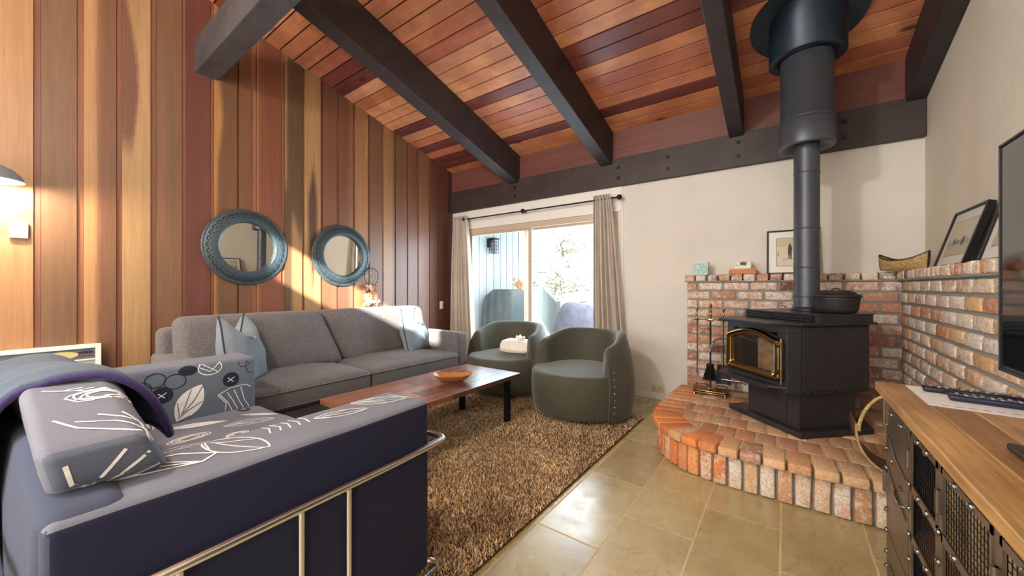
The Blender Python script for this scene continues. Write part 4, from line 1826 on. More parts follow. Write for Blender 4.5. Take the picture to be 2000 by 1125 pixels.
class Decal:
    """print on cloth: shapes laid on the surface of a part (same mesh), a millimetre proud"""

    def __init__(s, mb, fr, dr, off=.0016):
        s.mb, s.fr, s.d, s.off = mb, fr, Vector(dr), off
        s.b = mb.bvh()

    def hit(s, a, b):
        o = Vector(s.fr(a, b))
        h, n_, i, dd = s.b.ray_cast(o, s.d)
        if h is None:
            return None
        if n_.dot(s.d) > 0:
            n_ = -n_
        return h + n_ * s.off

    def line(s, pts, w=.005, col=WHT, closed=False):
        P = [Vector((p[0], p[1])) for p in pts]
        if closed:
            P = P + [P[0]]
        Q = [P[0]]
        for a, b in zip(P, P[1:]):
            m = max(1, int((b - a).length / .018))
            Q += [a.lerp(b, (k + 1) / m) for k in range(m)]
        L = []
        for i, p in enumerate(Q):
            d = Q[min(i + 1, len(Q) - 1)] - Q[max(i - 1, 0)]
            if d.length == 0:
                continue
            d.normalize()
            nn = Vector((-d.y, d.x)) * w / 2
            a, b = s.hit(*(p + nn)), s.hit(*(p - nn))
            L.append((a, b))
        for (a, b), (c, e) in zip(L, L[1:]):
            if None in (a, b, c, e) or (a - c).length > .06:
                continue
            s.mb.add([a, b, e, c], [(0, 1, 2, 3)], col=col, mi=1)

    def fill(s, cx, cy, pts, col=WHT, rings=5):
        n = len(pts)
        G = []
        for k in range(rings + 1):
            t = k / rings
            G.append([s.hit(lerp(cx, p[0], t), lerp(cy, p[1], t)) for p in pts])
        for k in range(rings):
            for i in range(n):
                q = (G[k][i], G[k][(i + 1) % n], G[k + 1][(i + 1) % n], G[k + 1][i])
                if None in q or (q[0] - q[2]).length > .12:
                    continue
                s.mb.add(list(q), [(0, 1, 2, 3)], col=col, mi=1)

    def ell(s, cx, cy, rx, ry, n=28, a0=0):
        return [(cx + rx * math.cos(2 * PI * i / n + a0), cy + ry * math.sin(2 * PI * i / n + a0)) for i in range(n)]

    def leafshape(s, x0, y0, x1, y1, w, n=14):
        a, b = Vector((x0, y0)), Vector((x1, y1))
        d = b - a
        nn = Vector((-d.y, d.x)).normalized() * w
        up = [a + d * (i / n) + nn * math.sin(PI * i / n) ** .8 for i in range(n + 1)]
        dn = [a + d * (i / n) - nn * math.sin(PI * i / n) ** .8 for i in range(n - 1, 0, -1)]
        return [(p.x, p.y) for p in up + dn]

    def leaf(s, x0, y0, x1, y1, w, filled=True, veins=4, col=WHT, lw=.005, vcol=None):
        sh = s.leafshape(x0, y0, x1, y1, w)
        if filled:
            s.fill((x0 + x1) / 2, (y0 + y1) / 2, sh, col)
        else:
            s.line(sh, lw, col, closed=True)
        a, b = Vector((x0, y0)), Vector((x1, y1))
        d = b - a
        nn = Vector((-d.y, d.x)).normalized() * w
        o0 = s.off
        s.off = o0 + (.0012 if filled else 0)
        for k in range(veins):
            t = (k + .5) / veins
            e = a + d * min(.97, t + .12) + nn * (.9 * math.sin(PI * min(.97, t + .12)) ** .8) * (1 if k % 2 else -1)
            s.line([tuple(a + d * (t * .25)), tuple(a + d * (t * .6) + nn * .2 * (1 if k % 2 else -1)), tuple(e)], lw * .8, (vcol or GREY) if filled else col)
        s.off = o0

    def scribble(s, cx, cy, rx, ry, seed=0, col=WHT, w=.005):
        r_ = random.Random(seed)
        P = []
        for i in range(60):
            a = i * .42
            k = .35 + .65 * i / 60 + r_.uniform(-.06, .06)
            P.append((cx + rx * k * math.cos(a), cy + ry * k * math.sin(a)))
        s.line(P, w, col)


MI = [M_slip, M_slip]
AZ = .735
# near arm
mb = MB()


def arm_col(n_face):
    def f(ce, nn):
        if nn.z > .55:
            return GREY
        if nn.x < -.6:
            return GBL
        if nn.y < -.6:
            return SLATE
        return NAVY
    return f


def puff(hx, hy, hz, amt):
    def fn(x, y, z):
        k = (1 - abs(y / hy) ** 4) * (1 - abs(z / hz) ** 4)
        return (x + (amt * k if x > 0 else -amt * k) + .003 * noise.noise(Vector((x * 3, y * 6, z * 6))), y, z + .004 * noise.noise(Vector((y * 5, x * 5, 1))))
    return fn


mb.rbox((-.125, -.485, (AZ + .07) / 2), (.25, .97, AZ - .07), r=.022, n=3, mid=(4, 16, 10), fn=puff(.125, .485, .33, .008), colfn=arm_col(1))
D = Decal(mb, lambda a, b: (a, b, 1.5), (0, 0, -1))
D.line([(-.262, -.86), (-.20, -.72), (-.13, -.66), (-.10, -.70), (-.13, -.80), (-.20, -.90)], .007)
D.line([(-.24, -.90), (-.17, -.80), (-.10, -.70)], .006)
D.line([(-.262, -.78), (-.17, -.76), (-.10, -.70)], .006)
D.line([(-.20, -.93), (-.15, -.86), (-.125, -.78), (-.10, -.70)], .006)
D.leaf(-.24, -.66, -.055, -.56, .05, filled=False, veins=3)
for k in range(5):
    D.line([(-.25, -.52 + k * .028), (-.20 + .01 * (k % 2), -.50 + k * .028), (-.155, -.515 + k * .030)], .0045)
D.leaf(-.175, -.37, -.12, -.20, .032, filled=False, veins=3)
D.leaf(-.225, -.20, -.10, -.03, .042, filled=False, veins=5)
D.line([(-.20, -.05), (-.14, -.03), (-.08, -.015)], .0045)
obj('near_arm', mb, MI, LS, world=False)
# far arm
mb = MB()
FX = -1.54
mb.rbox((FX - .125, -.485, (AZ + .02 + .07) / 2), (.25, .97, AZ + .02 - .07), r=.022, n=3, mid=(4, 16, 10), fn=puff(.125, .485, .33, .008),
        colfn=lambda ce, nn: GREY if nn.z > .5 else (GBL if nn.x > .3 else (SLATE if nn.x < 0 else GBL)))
D = Decal(mb, lambda a, b: (-.4, a, b), (-1, 0, 0))
o_ = -.012


def edot(y, z, ry, rz, filled, star=False):
    sh = D.ell(y, z, ry, rz)
    if filled:
        D.fill(y, z, sh, INK)
    else:
        D.line(sh, .0045, INK, closed=True)
    if star:
        D.off += .0012
        c2 = WHT if filled else INK
        D.line([(y - .018, z - .012), (y + .018, z + .012)], .004, c2)
        D.line([(y - .016, z + .012), (y + .012, z - .016)], .004, c2)
        D.off -= .0012


edot(-.585, .69, .034, .038, True)
edot(-.53, .655, .045, .040, False, True)
edot(-.47, .695, .042, .036, False)
edot(-.39, .675, .045, .038, False)
edot(-.445, .612, .046, .044, True, True)
edot(-.335, .722, .042, .026, True)
edot(-.135, .635, .042, .042, True, True)
D.line(D.ell(-.235, .722, .055, .040), .005, WHT, closed=True)
D.line([(-.285, .73), (-.235, .70), (-.195, .74)], .0045)
D.line([(-.27, .745), (-.20, .695)], .0045)
D.leaf(-.385, .455, -.275, .635, .058, True, veins=5)
D.fill(-.56, .53, [(-.62, .56), (-.57, .575), (-.52, .56), (-.48, .52), (-.46, .47), (-.48, .44), (-.62, .44)], WHT)
D.off += .001
D.line([(-.53, .56), (-.50, .50), (-.485, .45)], .004, INK)
D.off -= .001
for k in range(4):
    D.line([(-.19 + k * .035, .555 + .008 * k), (-.15 + k * .028, .50), (-.13 + k * .03, .45)], .0045)
D.line([(-.20, .555), (-.14, .585), (-.06, .59), (-.03, .57)], .0045)
D.line([(-.20, .555), (-.16, .50), (-.165, .455)], .0045)
D.line([(-.10, .735), (-.085, .70), (-.05, .70), (-.03, .725)], .004, INK)
D.line([(-.05, .735), (-.06, .70), (-.045, .66), (-.02, .655)], .004, INK)
obj('far_arm', mb, MI, LS, world=False)
# seat
mb = MB()
mb.rbox((-.895, -.40, .325), (1.285, .86, .25), r=.05, n=3, mid=(14, 10, 2), fn=crown(1.285, .86, .25, .035, 5), col=S(104, 106, 118))
mb.rbox((-.895, -.42, .13), (1.28, .80, .14), r=.02, n=2, mid=(6, 4, 1), col=NAVY)
D = Decal(mb, lambda a, b: (a, b, 1.0), (0, 0, -1))
D.leaf(-1.40, -.47, -1.26, -.24, .045, True, veins=3)
D.scribble(-1.12, -.44, .05, .085, 3)
D.scribble(-.98, -.30, .04, .05, 8)
D.leaf(-1.16, -.30, -1.12, -.08, .045, False, veins=5)
D.leaf(-1.05, -.60, -.80, -.22, .05, False, veins=2)
D.leaf(-1.0, -.62, -.78, -.26, .085, False, veins=0)
D.leaf(-1.34, -.16, -1.20, -.02, .03, True, veins=3)
edot(-1.45, -.10, .045, .03, True, True)
for k in range(5):
    D.line([(-1.0 + k * .03, -.14), (-.96 + k * .03, -.08 + .01 * (k % 2)), (-.93 + k * .03, -.02)], .0045)
D.leaf(-.60, -.30, -.40, -.05, .05, False, veins=3)
D.leaf(-.70, -.10, -.55, -.02, .03, True, veins=2)
obj('seat_cushion', mb, MI, LS, world=False)
# back frame cover (rear, plain slate)
mb = MB()


def rearfn(x, y, z):
    # height falls toward the near end
    t = sst(-.42, .86, x)
    zz = z
    if z > 0:
        zz = z * (1 - .33 * t ** 1.5) - .075 * sst(.5, -.3, x) * z / .4
    return (x, y + .012 * noise.noise(Vector((x * 3, 0, z * 3))) - .014 * (1 - (z / .40) ** 2), zz)


mb.rbox((-.90, -.905, .48), (1.78, .13, .80), r=.04, n=3, mid=(16, 1, 8), fn=rearfn, col=SLATE)
obj('back_frame', mb, MI, LS, world=False)
# back cushion
mb = MB()


def bcfn(x, y, z):
    t = (z + .24) / .48
    y2 = y * (1.0 - .30 * t) - .05 * t + .035 * (1 - t)
    x2 = x * (1 + .14 * sst(-.0, .12, z) * sst(.2, .6, x)) if x > 0 else x
    z2 = z
    if z > 0:
        z2 = z * (1 - .38 * sst(.25, .72, x)) + .02 * math.sin(x * 9 + 1) * .4
    z2 -= .085 * sst(.25, -.35, x) * z / .235 if z > 0 else 0
    k = (1 - abs(x / .66) ** 3) * (1 - abs(z / .25) ** 3) if abs(x) < .66 and abs(z) < .25 else 0
    return (x2, y2 + (.03 * k if y > 0 else 0) + .006 * noise.noise(Vector((x * 6, z * 6, 2))), z2)


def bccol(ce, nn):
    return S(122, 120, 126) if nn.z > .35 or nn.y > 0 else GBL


mb.rbox((-.84, -.835, .695), (1.30, .235, .47), r=.036, n=4, mid=(16, 3, 8), fn=bcfn, colfn=lambda ce, nn: (S(84, 92, 108) if nn.x > .55 else S(106, 108, 120)))  # near end slate, its shade put into the cloth colour
D = Decal(mb, lambda a, b: (a, b, 1.5), (0, 0, -1))
D.leaf(-.56, -.91, -.50, -.72, .035, True, veins=3)
D.scribble(-.39, -.83, .04, .07, 5)
D.line([(-.27, -.93), (-.20, -.90), (-.13, -.83), (-.12, -.77), (-.17, -.73), (-.26, -.72)], .006)
D.line([(-.25, -.82), (-.12, -.77)], .006)
D.line([(-.26, -.86), (-.19, -.80), (-.11, -.80)], .006)
for k in range(5):
    D.line([(-.47 + .012 * k, -.93 + .02 * k), (-.45 + .012 * k, -.90 + .02 * k), (-.455 + .012 * k, -.86 + .02 * k)], .0045)
D = Decal(mb, lambda a, b: (a, .5, b), (0, -1, 0))
_D = D
D = Decal(mb, lambda a, b: (.6, a, b), (-1, 0, 0))
D.line([(-.93, .815), (-.92, .77), (-.88, .745), (-.82, .74), (-.78, .76)], .008)
D.line([(-.90, .74), (-.84, .82)], .007)
D.line([(-.875, .74), (-.80, .80)], .007)
D = _D
D.leaf(-.42, .80, -.30, .62, .035, False, veins=3)
D.leaf(-.55, .60, -.42, .50, .03, False, veins=3)
D.leaf(-.62, .85, -.55, .60, .05, True, veins=4)
D = Decal(mb, lambda a, b: (a, b, 1.5), (0, 0, -1))
D.leaf(-.66, -.80, -.44, -.74, .035, True, veins=4)
D.line([(-.24, -.90), (-.20, -.84), (-.14, -.80), (-.08, -.78)], .005)
D = Decal(mb, lambda a, b: (a, .5, b), (0, -1, 0))
D.leaf(-1.2, .80, -1.0, .60, .06, True, veins=4)
obj('back_cushion', mb, MI, LS, world=False)
# steel tube frame
mb = MB()
RZ = .565
r_ = .0135
mb.tube([(-.10, -.01, RZ), (-.10, .07, RZ), (.0, .07, RZ), (.028, .045, RZ), (.028, -.95, RZ), (.010, -1.0, RZ), (-.05, -1.012, RZ), (-1.64, -1.012, RZ), (-1.70, -.98, RZ), (-1.70, -.05, RZ)], r_, 12, smoothpath=1)
obj('top_rail', mb, M_tube, LS, world=False)
mb = MB()
mb.tube([(.028, .0, .07), (.028, -.97, .07), (.0, -1.01, .07), (-1.64, -1.01, .07), (-1.70, -.97, .07), (-1.70, 0, .07)], .011, 10, smoothpath=1)
obj('bottom_rail', mb, M_tube, LS, world=False)
for y in (-.37, -.515, -.78):
    mb = MB()
    mb.cyl((.028, y, .07), (.028, y, RZ), .0095, seg=12)
    obj('side_post', mb, M_tube, LS, world=False)
for x in (-.07, -.75, -1.65):
    mb = MB()
    mb.cyl((x, -1.012, .07), (x, -1.012, RZ), .0095, seg=12)
    obj('rear_post', mb, M_tube, LS, world=False)
for (x, y) in ((-.02, .055), (-1.68, .0), (.0, -.99), (-1.68, -.99)):
    mb = MB()
    mb.tube([(x - .02, y - .05 if y > -.5 else y, .075), (x - .005, y, .05), (x + .012, y, .012), (x + .012, y, .0)], .012, 10)
    obj('leg', mb, M_tube, LS, world=False)

# blanket over the back
bl = thing('throw_blanket', 'grey-blue fleece throw with purple edge draped over the loveseat back', 'blanket', (-2.2, .2, .7), 0)
Mls = Matrix.Translation((-1.15, 1.01, 0)) @ Matrix.Rotation(math.radians(2.5), 4, 'Z')
prof = [(-.685, .715), (-.705, .79), (-.745, .875), (-.80, .925), (-.86, .945), (-.94, .93), (-.995, .875), (-1.012, .78), (-1.03, .60), (-1.035, .42), (-1.03, .30)]
pr = [Vector((0, p[0], p[1])) for p in prof]
for _ in range(2):
    q = [pr[0]]
    for a, b in zip(pr, pr[1:]):
        q += [a * .75 + b * .25, a * .25 + b * .75]
    pr = q + [pr[-1]]


def blf(u, v, off=0):
    k = v * (len(pr) - 1)
    i = min(int(k), len(pr) - 2)
    p = pr[i].lerp(pr[i + 1], k - i)
    x = lerp(-.50, -1.56, u) + .03 * math.sin(v * 5 + .5) * (1 - u) - .04 * (1 - u) * v
    wv = .006 * math.sin(u * 30 + v * 4) * (.3 + v)
    return Mls @ Vector((x, p.y - (wv + .010 if v > .5 else 0) + .004 + (.012 if v < .4 else 0), p.z + .006 - .060 * sst(.1, .8, u) + .005 * math.sin(u * 14)))


mb = MB()
mb.grid(40, 60, blf)
o = obj('fleece', mb, M_fleece, bl)
m = o.modifiers.new('thick', 'SOLIDIFY')
m.thickness = .012
m.offset = 1
mb = MB()
mb.tube([blf(0, i / 60) for i in range(61)], .011, 8)
mb.tube([blf(i / 20, 0) for i in range(21)], .009, 8)
obj('hem', mb, M_purple, bl)
# ================================================================== WALL ITEMS
MX = XL + .024


def mirror(y, z, R_, label, tilt):
    t = thing('round_mirror', label, 'mirror', (MX, y, z), 0, 'round mirrors on the wood wall')
    tm = Matrix.Translation((MX, y, z)) @ Matrix.Rotation(math.radians(tilt), 4, 'Z') @ Matrix.Rotation(math.radians(.9), 4, 'Y') @ Matrix(((0, 0, 1, 0), (1, 0, 0, 0), (0, 1, 0, 0), (0, 0, 0, 1)))   # local xy in the wall plane, z out
    mb = MB()
    ri = R_ * .655
    prof = [(R_, .0), (R_ + .002, .012), (R_ - .004, .018), (R_ * .97, .016), (R_ * .94, .022), (R_ * .80, .040), (R_ * .70, .046), (ri + .004, .044), (ri, .036), (ri - .002, .012)]
    k = MB()
    k.lathe(prof, 72)
    k.transform(tm)
    fr = obj('frame', k, M_patina, t)
    k = MB()
    k.cyl((0, 0, .010), (0, 0, .014), ri, seg=64)
    k.transform(tm)
    obj('mirror_glass', k, M_mirror, t)
    # pierced scallops and dots around the frame, laid on the frame's face
    k = MB()
    nn = 34
    for i in range(nn):
        a = 2 * PI * i / nn

        def P(rr, da, up=.0012):
            # height of the frame face at radius rr
            h = lerp(.022, .040, (R_ * .94 - rr) / (R_ * .14))
            return (rr * math.cos(a + da), rr * math.sin(a + da), h + up)
        rc0, rw = R_ * .855, .014
        for (r0, r1) in ((.012, .021),):
            V_ = []
            for j in range(9):
                b = -PI * .5 + PI * j / 8 + PI / 2
                for r_ in (r0, r1):
                    V_.append(P(rc0 + r_ * math.sin(b) * 1.1, r_ * math.cos(b) / rc0 * 1.2))
            k.add(V_, [(2 * j, 2 * j + 1, 2 * j + 3, 2 * j + 2) for j in range(8)])
        for (rr, da, s_) in ((rc0 - .010, 0, .007), (rc0 + .026, PI / nn, .004), (rc0 - .020, PI / nn, .005), (rc0 + .004, 0, .003)):
            k.add([P(rr + s_ * math.cos(b), da + s_ * math.sin(b) / rr) for b in [j * PI / 4 for j in range(8)]], [tuple(range(8))])
    k.transform(tm)
    obj('piercing', k, M_cut, fr)
    return t


mirror(1.392, 1.577, .358, 'round mirror in a pierced dark metal frame, the left and nearer one', 2.2)
mirror(2.347, 1.560, .352, 'round mirror in a pierced dark metal frame, the right one beside the dreamcatcher', .8)
# dreamcatcher
dc = thing('dreamcatcher', 'small hoop dreamcatcher with dried orange flowers hanging right of the mirrors', 'dreamcatcher', (MX, 2.70, 1.2))
mb = MB()
cy_, cz_, rr = 2.715, 1.325, .095
mb.tube([(MX + .02, cy_ + rr * math.cos(i * PI / 16), cz_ + rr * 1.15 * math.sin(i * PI / 16)) for i in range(32)], .005, 6, closed=True)
hp = obj('hoop', mb, M_darkbark, dc)
mb = MB()
for k in range(12):
    a = k * PI / 6
    for (ra, rb_, da) in ((1, .62, PI / 12), (.62, .3, PI / 12), (1, .62, -PI / 12), (.62, .3, -PI / 12)):
        mb.tube([(MX + .02, cy_ + rr * ra * math.cos(a), cz_ + 1.15 * rr * ra * math.sin(a)), (MX + .02, cy_ + rr * rb_ * math.cos(a + da), cz_ + 1.15 * rr * rb_ * math.sin(a + da))], .0009, 3, caps=False)
obj('web', mb, M_towel, dc)
mb = MB()
rd = random.Random(2)
for (yy, z0, z1) in ((2.64, 1.28, 1.06), (2.70, 1.22, 1.0), (2.76, 1.24, 1.02)):
    mb.tube([(MX + .02, yy, z0), (MX + .022, yy + .004, (z0 + z1) / 2), (MX + .02, yy, z1)], .0012, 4)
obj('strings', mb, M_darkbark, dc)
mb = MB()
for i in range(46):
    yy = rd.choice([2.64, 2.68, 2.75]) + rd.gauss(0, .018)
    zz = rd.uniform(.97, 1.21)
    c = rd.choice([S(206, 140, 96), S(226, 190, 150), S(150, 92, 74), S(216, 168, 120), S(120, 76, 68)])
    if yy > 2.72 and zz > 1.12:
        c = S(186, 92, 66)
    p = Vector((MX + .03, yy, zz))
    for k in range(6):
        a = k * PI / 3 + rd.random()
        d = Vector((.35 + .3 * rd.random(), math.cos(a), math.sin(a)))
        e = d.cross(Vector((1, 0, 0))).normalized() * .009
        mb.add([p, p + d * .014 + e, p + d * .030, p + d * .014 - e], [(0, 1, 2, 3)], col=c)
obj('dried_flowers', mb, M_petal, dc)

# through-wall air conditioner
ac = thing('wall_air_conditioner', 'white through-wall air conditioner low on the wood wall at far left', 'air conditioner', (-4.1, .1, .45))
mb = MB()
AX = -4.06
y0, y1, z0, z1 = -.32, .43, .40, .785
mb.box(XL, AX - .02, y0 + .01, y1 - .01, z0 + .01, z1 - .01)
fw = .028
mb.box(AX - .03, AX, y0, y1, z1 - fw, z1)
mb.box(AX - .03, AX, y0, y1, z0, z0 + fw)
mb.box(AX - .03, AX, y0, y0 + fw, z0 + fw, z1 - fw)
mb.box(AX - .03, AX, y1 - fw, y1, z0 + fw, z1 - fw)
mb.box(AX - .018, AX - .004, y0 + fw, y1 - fw, z1 - .115, z1 - .105)
obj('housing', mb, M_white, ac, bevel=.002)
mb = MB()
mb.box(AX - .022, AX - .014, y0 + fw, y1 - fw, z1 - .105, z1 - fw)
pnl = obj('control_panel', mb, plain('panel_grey', S(92, 98, 104), .5), ac)
mb = MB()
for i in range(14):
    z = z0 + .05 + i * .016
    mb.box(AX - .020, AX - .008, y0 + fw, y1 - fw, z, z + .006)
obj('grille', mb, plain('grille_grey', S(150, 158, 160), .5), ac)
mb = MB()
n = 32
mb.add([(AX - .0125, .245 + .075 * math.cos(2 * PI * i / n), z1 - .068 + .026 * math.sin(2 * PI * i / n)) for i in range(n)], [tuple(range(n))], col=S(206, 186, 122))
obj('oval_label', mb, M_any, pnl)
mb = MB()
for i, yy in enumerate((.33, .355, .38)):
    mb.box(AX - .014, AX - .006, yy - .009, yy + .009, z1 - .062, z1 - .052, col=S(30, 32, 40))
mb.box(AX - .014, AX - .010, .315, .395, z1 - .084, z1 - .076, col=S(120, 60, 60))
mb.box(AX - .014, AX - .010, .335, .375, z1 - .050, z1 - .044, col=S(40, 60, 110))
obj('buttons', mb, M_any, pnl)

# thermostat
tt = thing('thermostat', 'white square thermostat on the pale wood board under the pendant lamp', 'thermostat', (MX, .065, 1.585))
mb = MB()
mb.rbox((MX + .013, .065, 1.585), (.026, .078, .115), r=.004, n=1)
obj('case', mb, M_white, tt)
mb = MB()
mb.cyl((MX + .024, .068, 1.588), (MX + .033, .068, 1.588), .022, seg=24)
obj('dial', mb, M_white, tt)

# wall lamp, dome partly out of the picture
pl = thing('wall_lamp', 'glowing metal dome lamp on the wood wall at the left edge', 'lamp', (MX, -.06, 1.9))
mb = MB()
lc = (-3.96, -.06, 1.862)
mb.lathe([(.150, .0), (.148, .004), (.135, .035), (.105, .07), (.06, .095), (.03, .105), (.028, .15), (0, .155)], 40, lc)
o = obj('lamp_shade', mb, M_shade, pl)
m = o.modifiers.new('thick', 'SOLIDIFY')
m.thickness = .003
mb = MB()
mb.lathe([(0, -.040), (.022, -.032), (.034, -.010), (.030, .018), (.016, .045), (.014, .08)], 20, (lc[0], lc[1], lc[2] + .048))
obj('bulb', mb, M_bulb, pl)
mb = MB()
mb.tube([(MX, -.06, 1.95), (MX + .1, -.06, 2.06), (lc[0], -.06, 2.06), (lc[0], -.06, 2.01)], .007, 8, smoothpath=2)
mb.cyl((MX, -.06, 1.95), (MX + .012, -.06, 1.95), .05, seg=20)
obj('bracket', mb, M_black, pl)

# ================================================================== ON THE LEDGE
ZL = ZB1 + .067


def picture(nm, label, base, w, h, facing, lean, draw, mat_w=.055, fw=.014, depth=.02):
    """facing = rotation about z of a frame whose front looks toward -Y"""
    t = thing(nm, label, 'picture', base, facing)
    Rr = Matrix.Rotation(-lean, 4, 'X')

    def mk(n_, boxes, m, parent=t, bevel=0):
        k = MB()
        for b in boxes:
            k.box(*b[:6], col=b[6] if len(b) > 6 else (1, 1, 1, 1))
        k.transform(Rr)
        return obj(n_, k, m, parent, world=False, bevel=bevel)
    mk('frame', [(-w / 2, w / 2, 0, depth, 0, fw), (-w / 2, w / 2, 0, depth, h - fw, h), (-w / 2, -w / 2 + fw, 0, depth, fw, h - fw), (w / 2 - fw, w / 2, 0, depth, fw, h - fw)], M_black, bevel=.002)
    mk('mount', [(-w / 2 + fw, w / 2 - fw, .010, .013, fw, h - fw)], M_mat)
    mk('backing', [(-w / 2 + fw, w / 2 - fw, depth - .006, depth - .001, fw, h - fw)], M_leather)
    k = MB()
    draw(k, -w / 2 + fw + mat_w, w / 2 - fw - mat_w, fw + mat_w, h - fw - mat_w)
    k.transform(Rr)
    obj('photograph', k, M_photo, t, world=False)
    k = MB()
    k.add([(-w / 2 + fw, .007, fw), (w / 2 - fw, .007, fw), (w / 2 - fw, .007, h - fw), (-w / 2 + fw, .007, h - fw)], [(0, 1, 2, 3)])
    k.transform(Rr)
    obj('glass', k, M_picglass, t, world=False)
    return t


SEP, INKP = S(206, 196, 170), S(34, 32, 32)


def skier(k, x0, x1, z0, z1):
    k.box(x0 - .004, x1 + .004, .0094, .0099, z0 - .004, z1 + .004, col=S(60, 56, 52))
    k.box(x0, x1, .009, .0094, z0, z1, col=SEP)
    k.box(x0, x1, .0087, .009, z0 + (z1 - z0) * .74, z1, col=S(190, 176, 140))
    k.box(x0, x1, .0085, .0087, z0 + (z1 - z0) * .72, z0 + (z1 - z0) * .735, col=S(150, 138, 110))
    cx, zc = lerp(x0, x1, .42), z0 + (z1 - z0) * .25
    body = [(-.010, 0), (-.004, 0), (0, .045), (.004, 0), (.012, 0), (.012, .06), (.016, .095), (.010, .115), (.004, .12), (.004, .135), (-.008, .135), (-.008, .12), (-.014, .10), (-.014, .06)]
    k.add([(cx + a, .0083, zc + b) for a, b in body], [tuple(range(len(body)))], col=INKP)
    for dx, L in ((-.03, .045), (.02, .05)):
        k.add([(cx + dx - L / 2, .0083, zc - .006), (cx + dx + L / 2, .0083, zc + .002), (cx + dx + L / 2, .0083, zc + .006), (cx + dx - L / 2, .0083, zc - .002)], [(0, 1, 2, 3)], col=INKP)
    k.box(x0 + .008, x0 + .014, .0082, .0083, zc + .03, zc + .055, col=INKP)


def landscape(seed):
    def f(k, x0, x1, z0, z1):
        r_ = random.Random(seed)
        k.box(x0 - .003, x1 + .003, .0094, .0099, z0 - .003, z1 + .003, col=S(110, 100, 88))
        k.box(x0, x1, .009, .0094, z0, z1, col=S(214, 204, 180))
        k.box(x0, x1, .0087, .009, z0, z0 + (z1 - z0) * .32, col=S(196, 182, 150))
        n = 24
        pts = [(lerp(x0, x1, i / n), .0085, z0 + (z1 - z0) * (.32 + .16 * noise.noise(Vector((i * .4 + seed, 0, 0))) + .1)) for i in range(n + 1)]
        k.add([(x0, .0085, z0 + (z1 - z0) * .3)] + pts + [(x1, .0085, z0 + (z1 - z0) * .3)], [tuple(reversed(range(n + 3)))], col=S(176, 164, 136))
        for i in range(5):
            cx, cz, r = lerp(x0, x1, .2 + .6 * r_.random()), z0 + (z1 - z0) * r_.uniform(.28, .42), r_.uniform(.010, .022)
            k.add([(cx + r * math.cos(a * PI / 5) * (1 + .3 * r_.random()), .0083, cz + r * math.sin(a * PI / 5)) for a in range(10)], [tuple(range(10))], col=S(74, 68, 60))
    return f


picture('framed_photograph', 'black-framed photo of a skier on the brick ledge, half behind the stovepipe', (.040, 4.085, ZL), .375, .395, 0, .10, skier, mat_w=.060)
picture('framed_photograph', 'black-framed wide landscape photo leaning on the right wall ledge, next to the canoe', (.712, 3.12, ZL), .46, .335, -PI / 2, .28, landscape(3), mat_w=.055, depth=.03)
picture('framed_photograph', 'black-framed photo on the right wall ledge, partly behind the television', (.708, 2.45, ZL), .48, .40, -PI / 2, .26, landscape(9), mat_w=.06, depth=.03)

# teal tin
mb = MB()
mb.rbox((-.668, 4.0, ZL + .062), (.125, .05, .124), r=.004, n=1, col=S(176, 204, 200))
mb.rbox((-.668, 4.0, ZL + .120), (.129, .054, .010), r=.002, n=1, col=S(198, 216, 210))
k = MB()
mb2 = mb
for cx, cz, r in ((-.690, ZL + .075, .030), (-.645, ZL + .050, .026), (-.668, ZL + .03, .02), (-.66, ZL + .09, .018)):
    P = [(cx + r * math.cos(a * PI / 10), 3.9743, cz + r * math.sin(a * PI / 10)) for a in range(20)]
    mb.tube(P, .0016, 4, closed=True, col=S(120, 166, 164))
    mb.tube([(cx + r * .5 * math.cos(a * PI / 10), 3.9743, cz + r * .5 * math.sin(a * PI / 10)) for a in range(20)], .0014, 4, closed=True, col=S(226, 236, 230))
tag(obj('teal_tin', mb, M_teal), 'pale teal patterned tin at the left end of the back brick ledge', 'tin')
# wooden box and the small white clock radio
mb = MB()
mb.rbox((-.325, 4.03, ZL + .022), (.215, .12, .040), r=.006, n=2, col=S(190, 118, 62))
mb.rbox((-.325, 4.03, ZL + .046), (.195, .11, .010), r=.003, n=1, col=S(212, 158, 104))
tag(obj('wooden_box', mb, M_any), 'flat orange-brown wooden box on the back ledge, a white device on top', 'box')
wdv = thing('weather_station', 'small white device with a grey display tilted on the wooden box', 'device', (-.33, 4.01, ZL + .052))
mb = MB()


def dvf(x, y, z):
    return (x, y + .45 * (z + .04), z)


mb.rbox((-.325, 4.01, ZL + .052 + .036), (.135, .05, .072), r=.014, n=3, fn=dvf, col=S(232, 228, 218))
obj('case', mb, M_any, wdv)
mb = MB()
mb.add([(-.345, 3.9805, ZL + .086), (-.300, 3.9805, ZL + .086), (-.300, 3.992, ZL + .112), (-.345, 3.992, ZL + .112)], [(0, 1, 2, 3)], col=S(86, 90, 84))
obj('display', mb, M_any, wdv)
mb = MB()
mb.cyl((-.372, 3.985, ZL + .085), (-.372, 3.976, ZL + .082), .008, seg=12, col=S(190, 186, 176))
obj('button', mb, M_any, wdv)

# birch-bark canoe
cn = thing('birch_bark_canoe', 'small birch-bark canoe ornament with dark laced rims in the ledge corner', 'ornament', (.675, 3.84, ZL))
mb = MB()
A = Vector((.565, 3.93, 0))
B = Vector((.765, 3.655, 0))
ax_ = (B - A).normalized()
sd_ = Vector((-ax_.y, ax_.x, 0))
Lc = (B - A).length


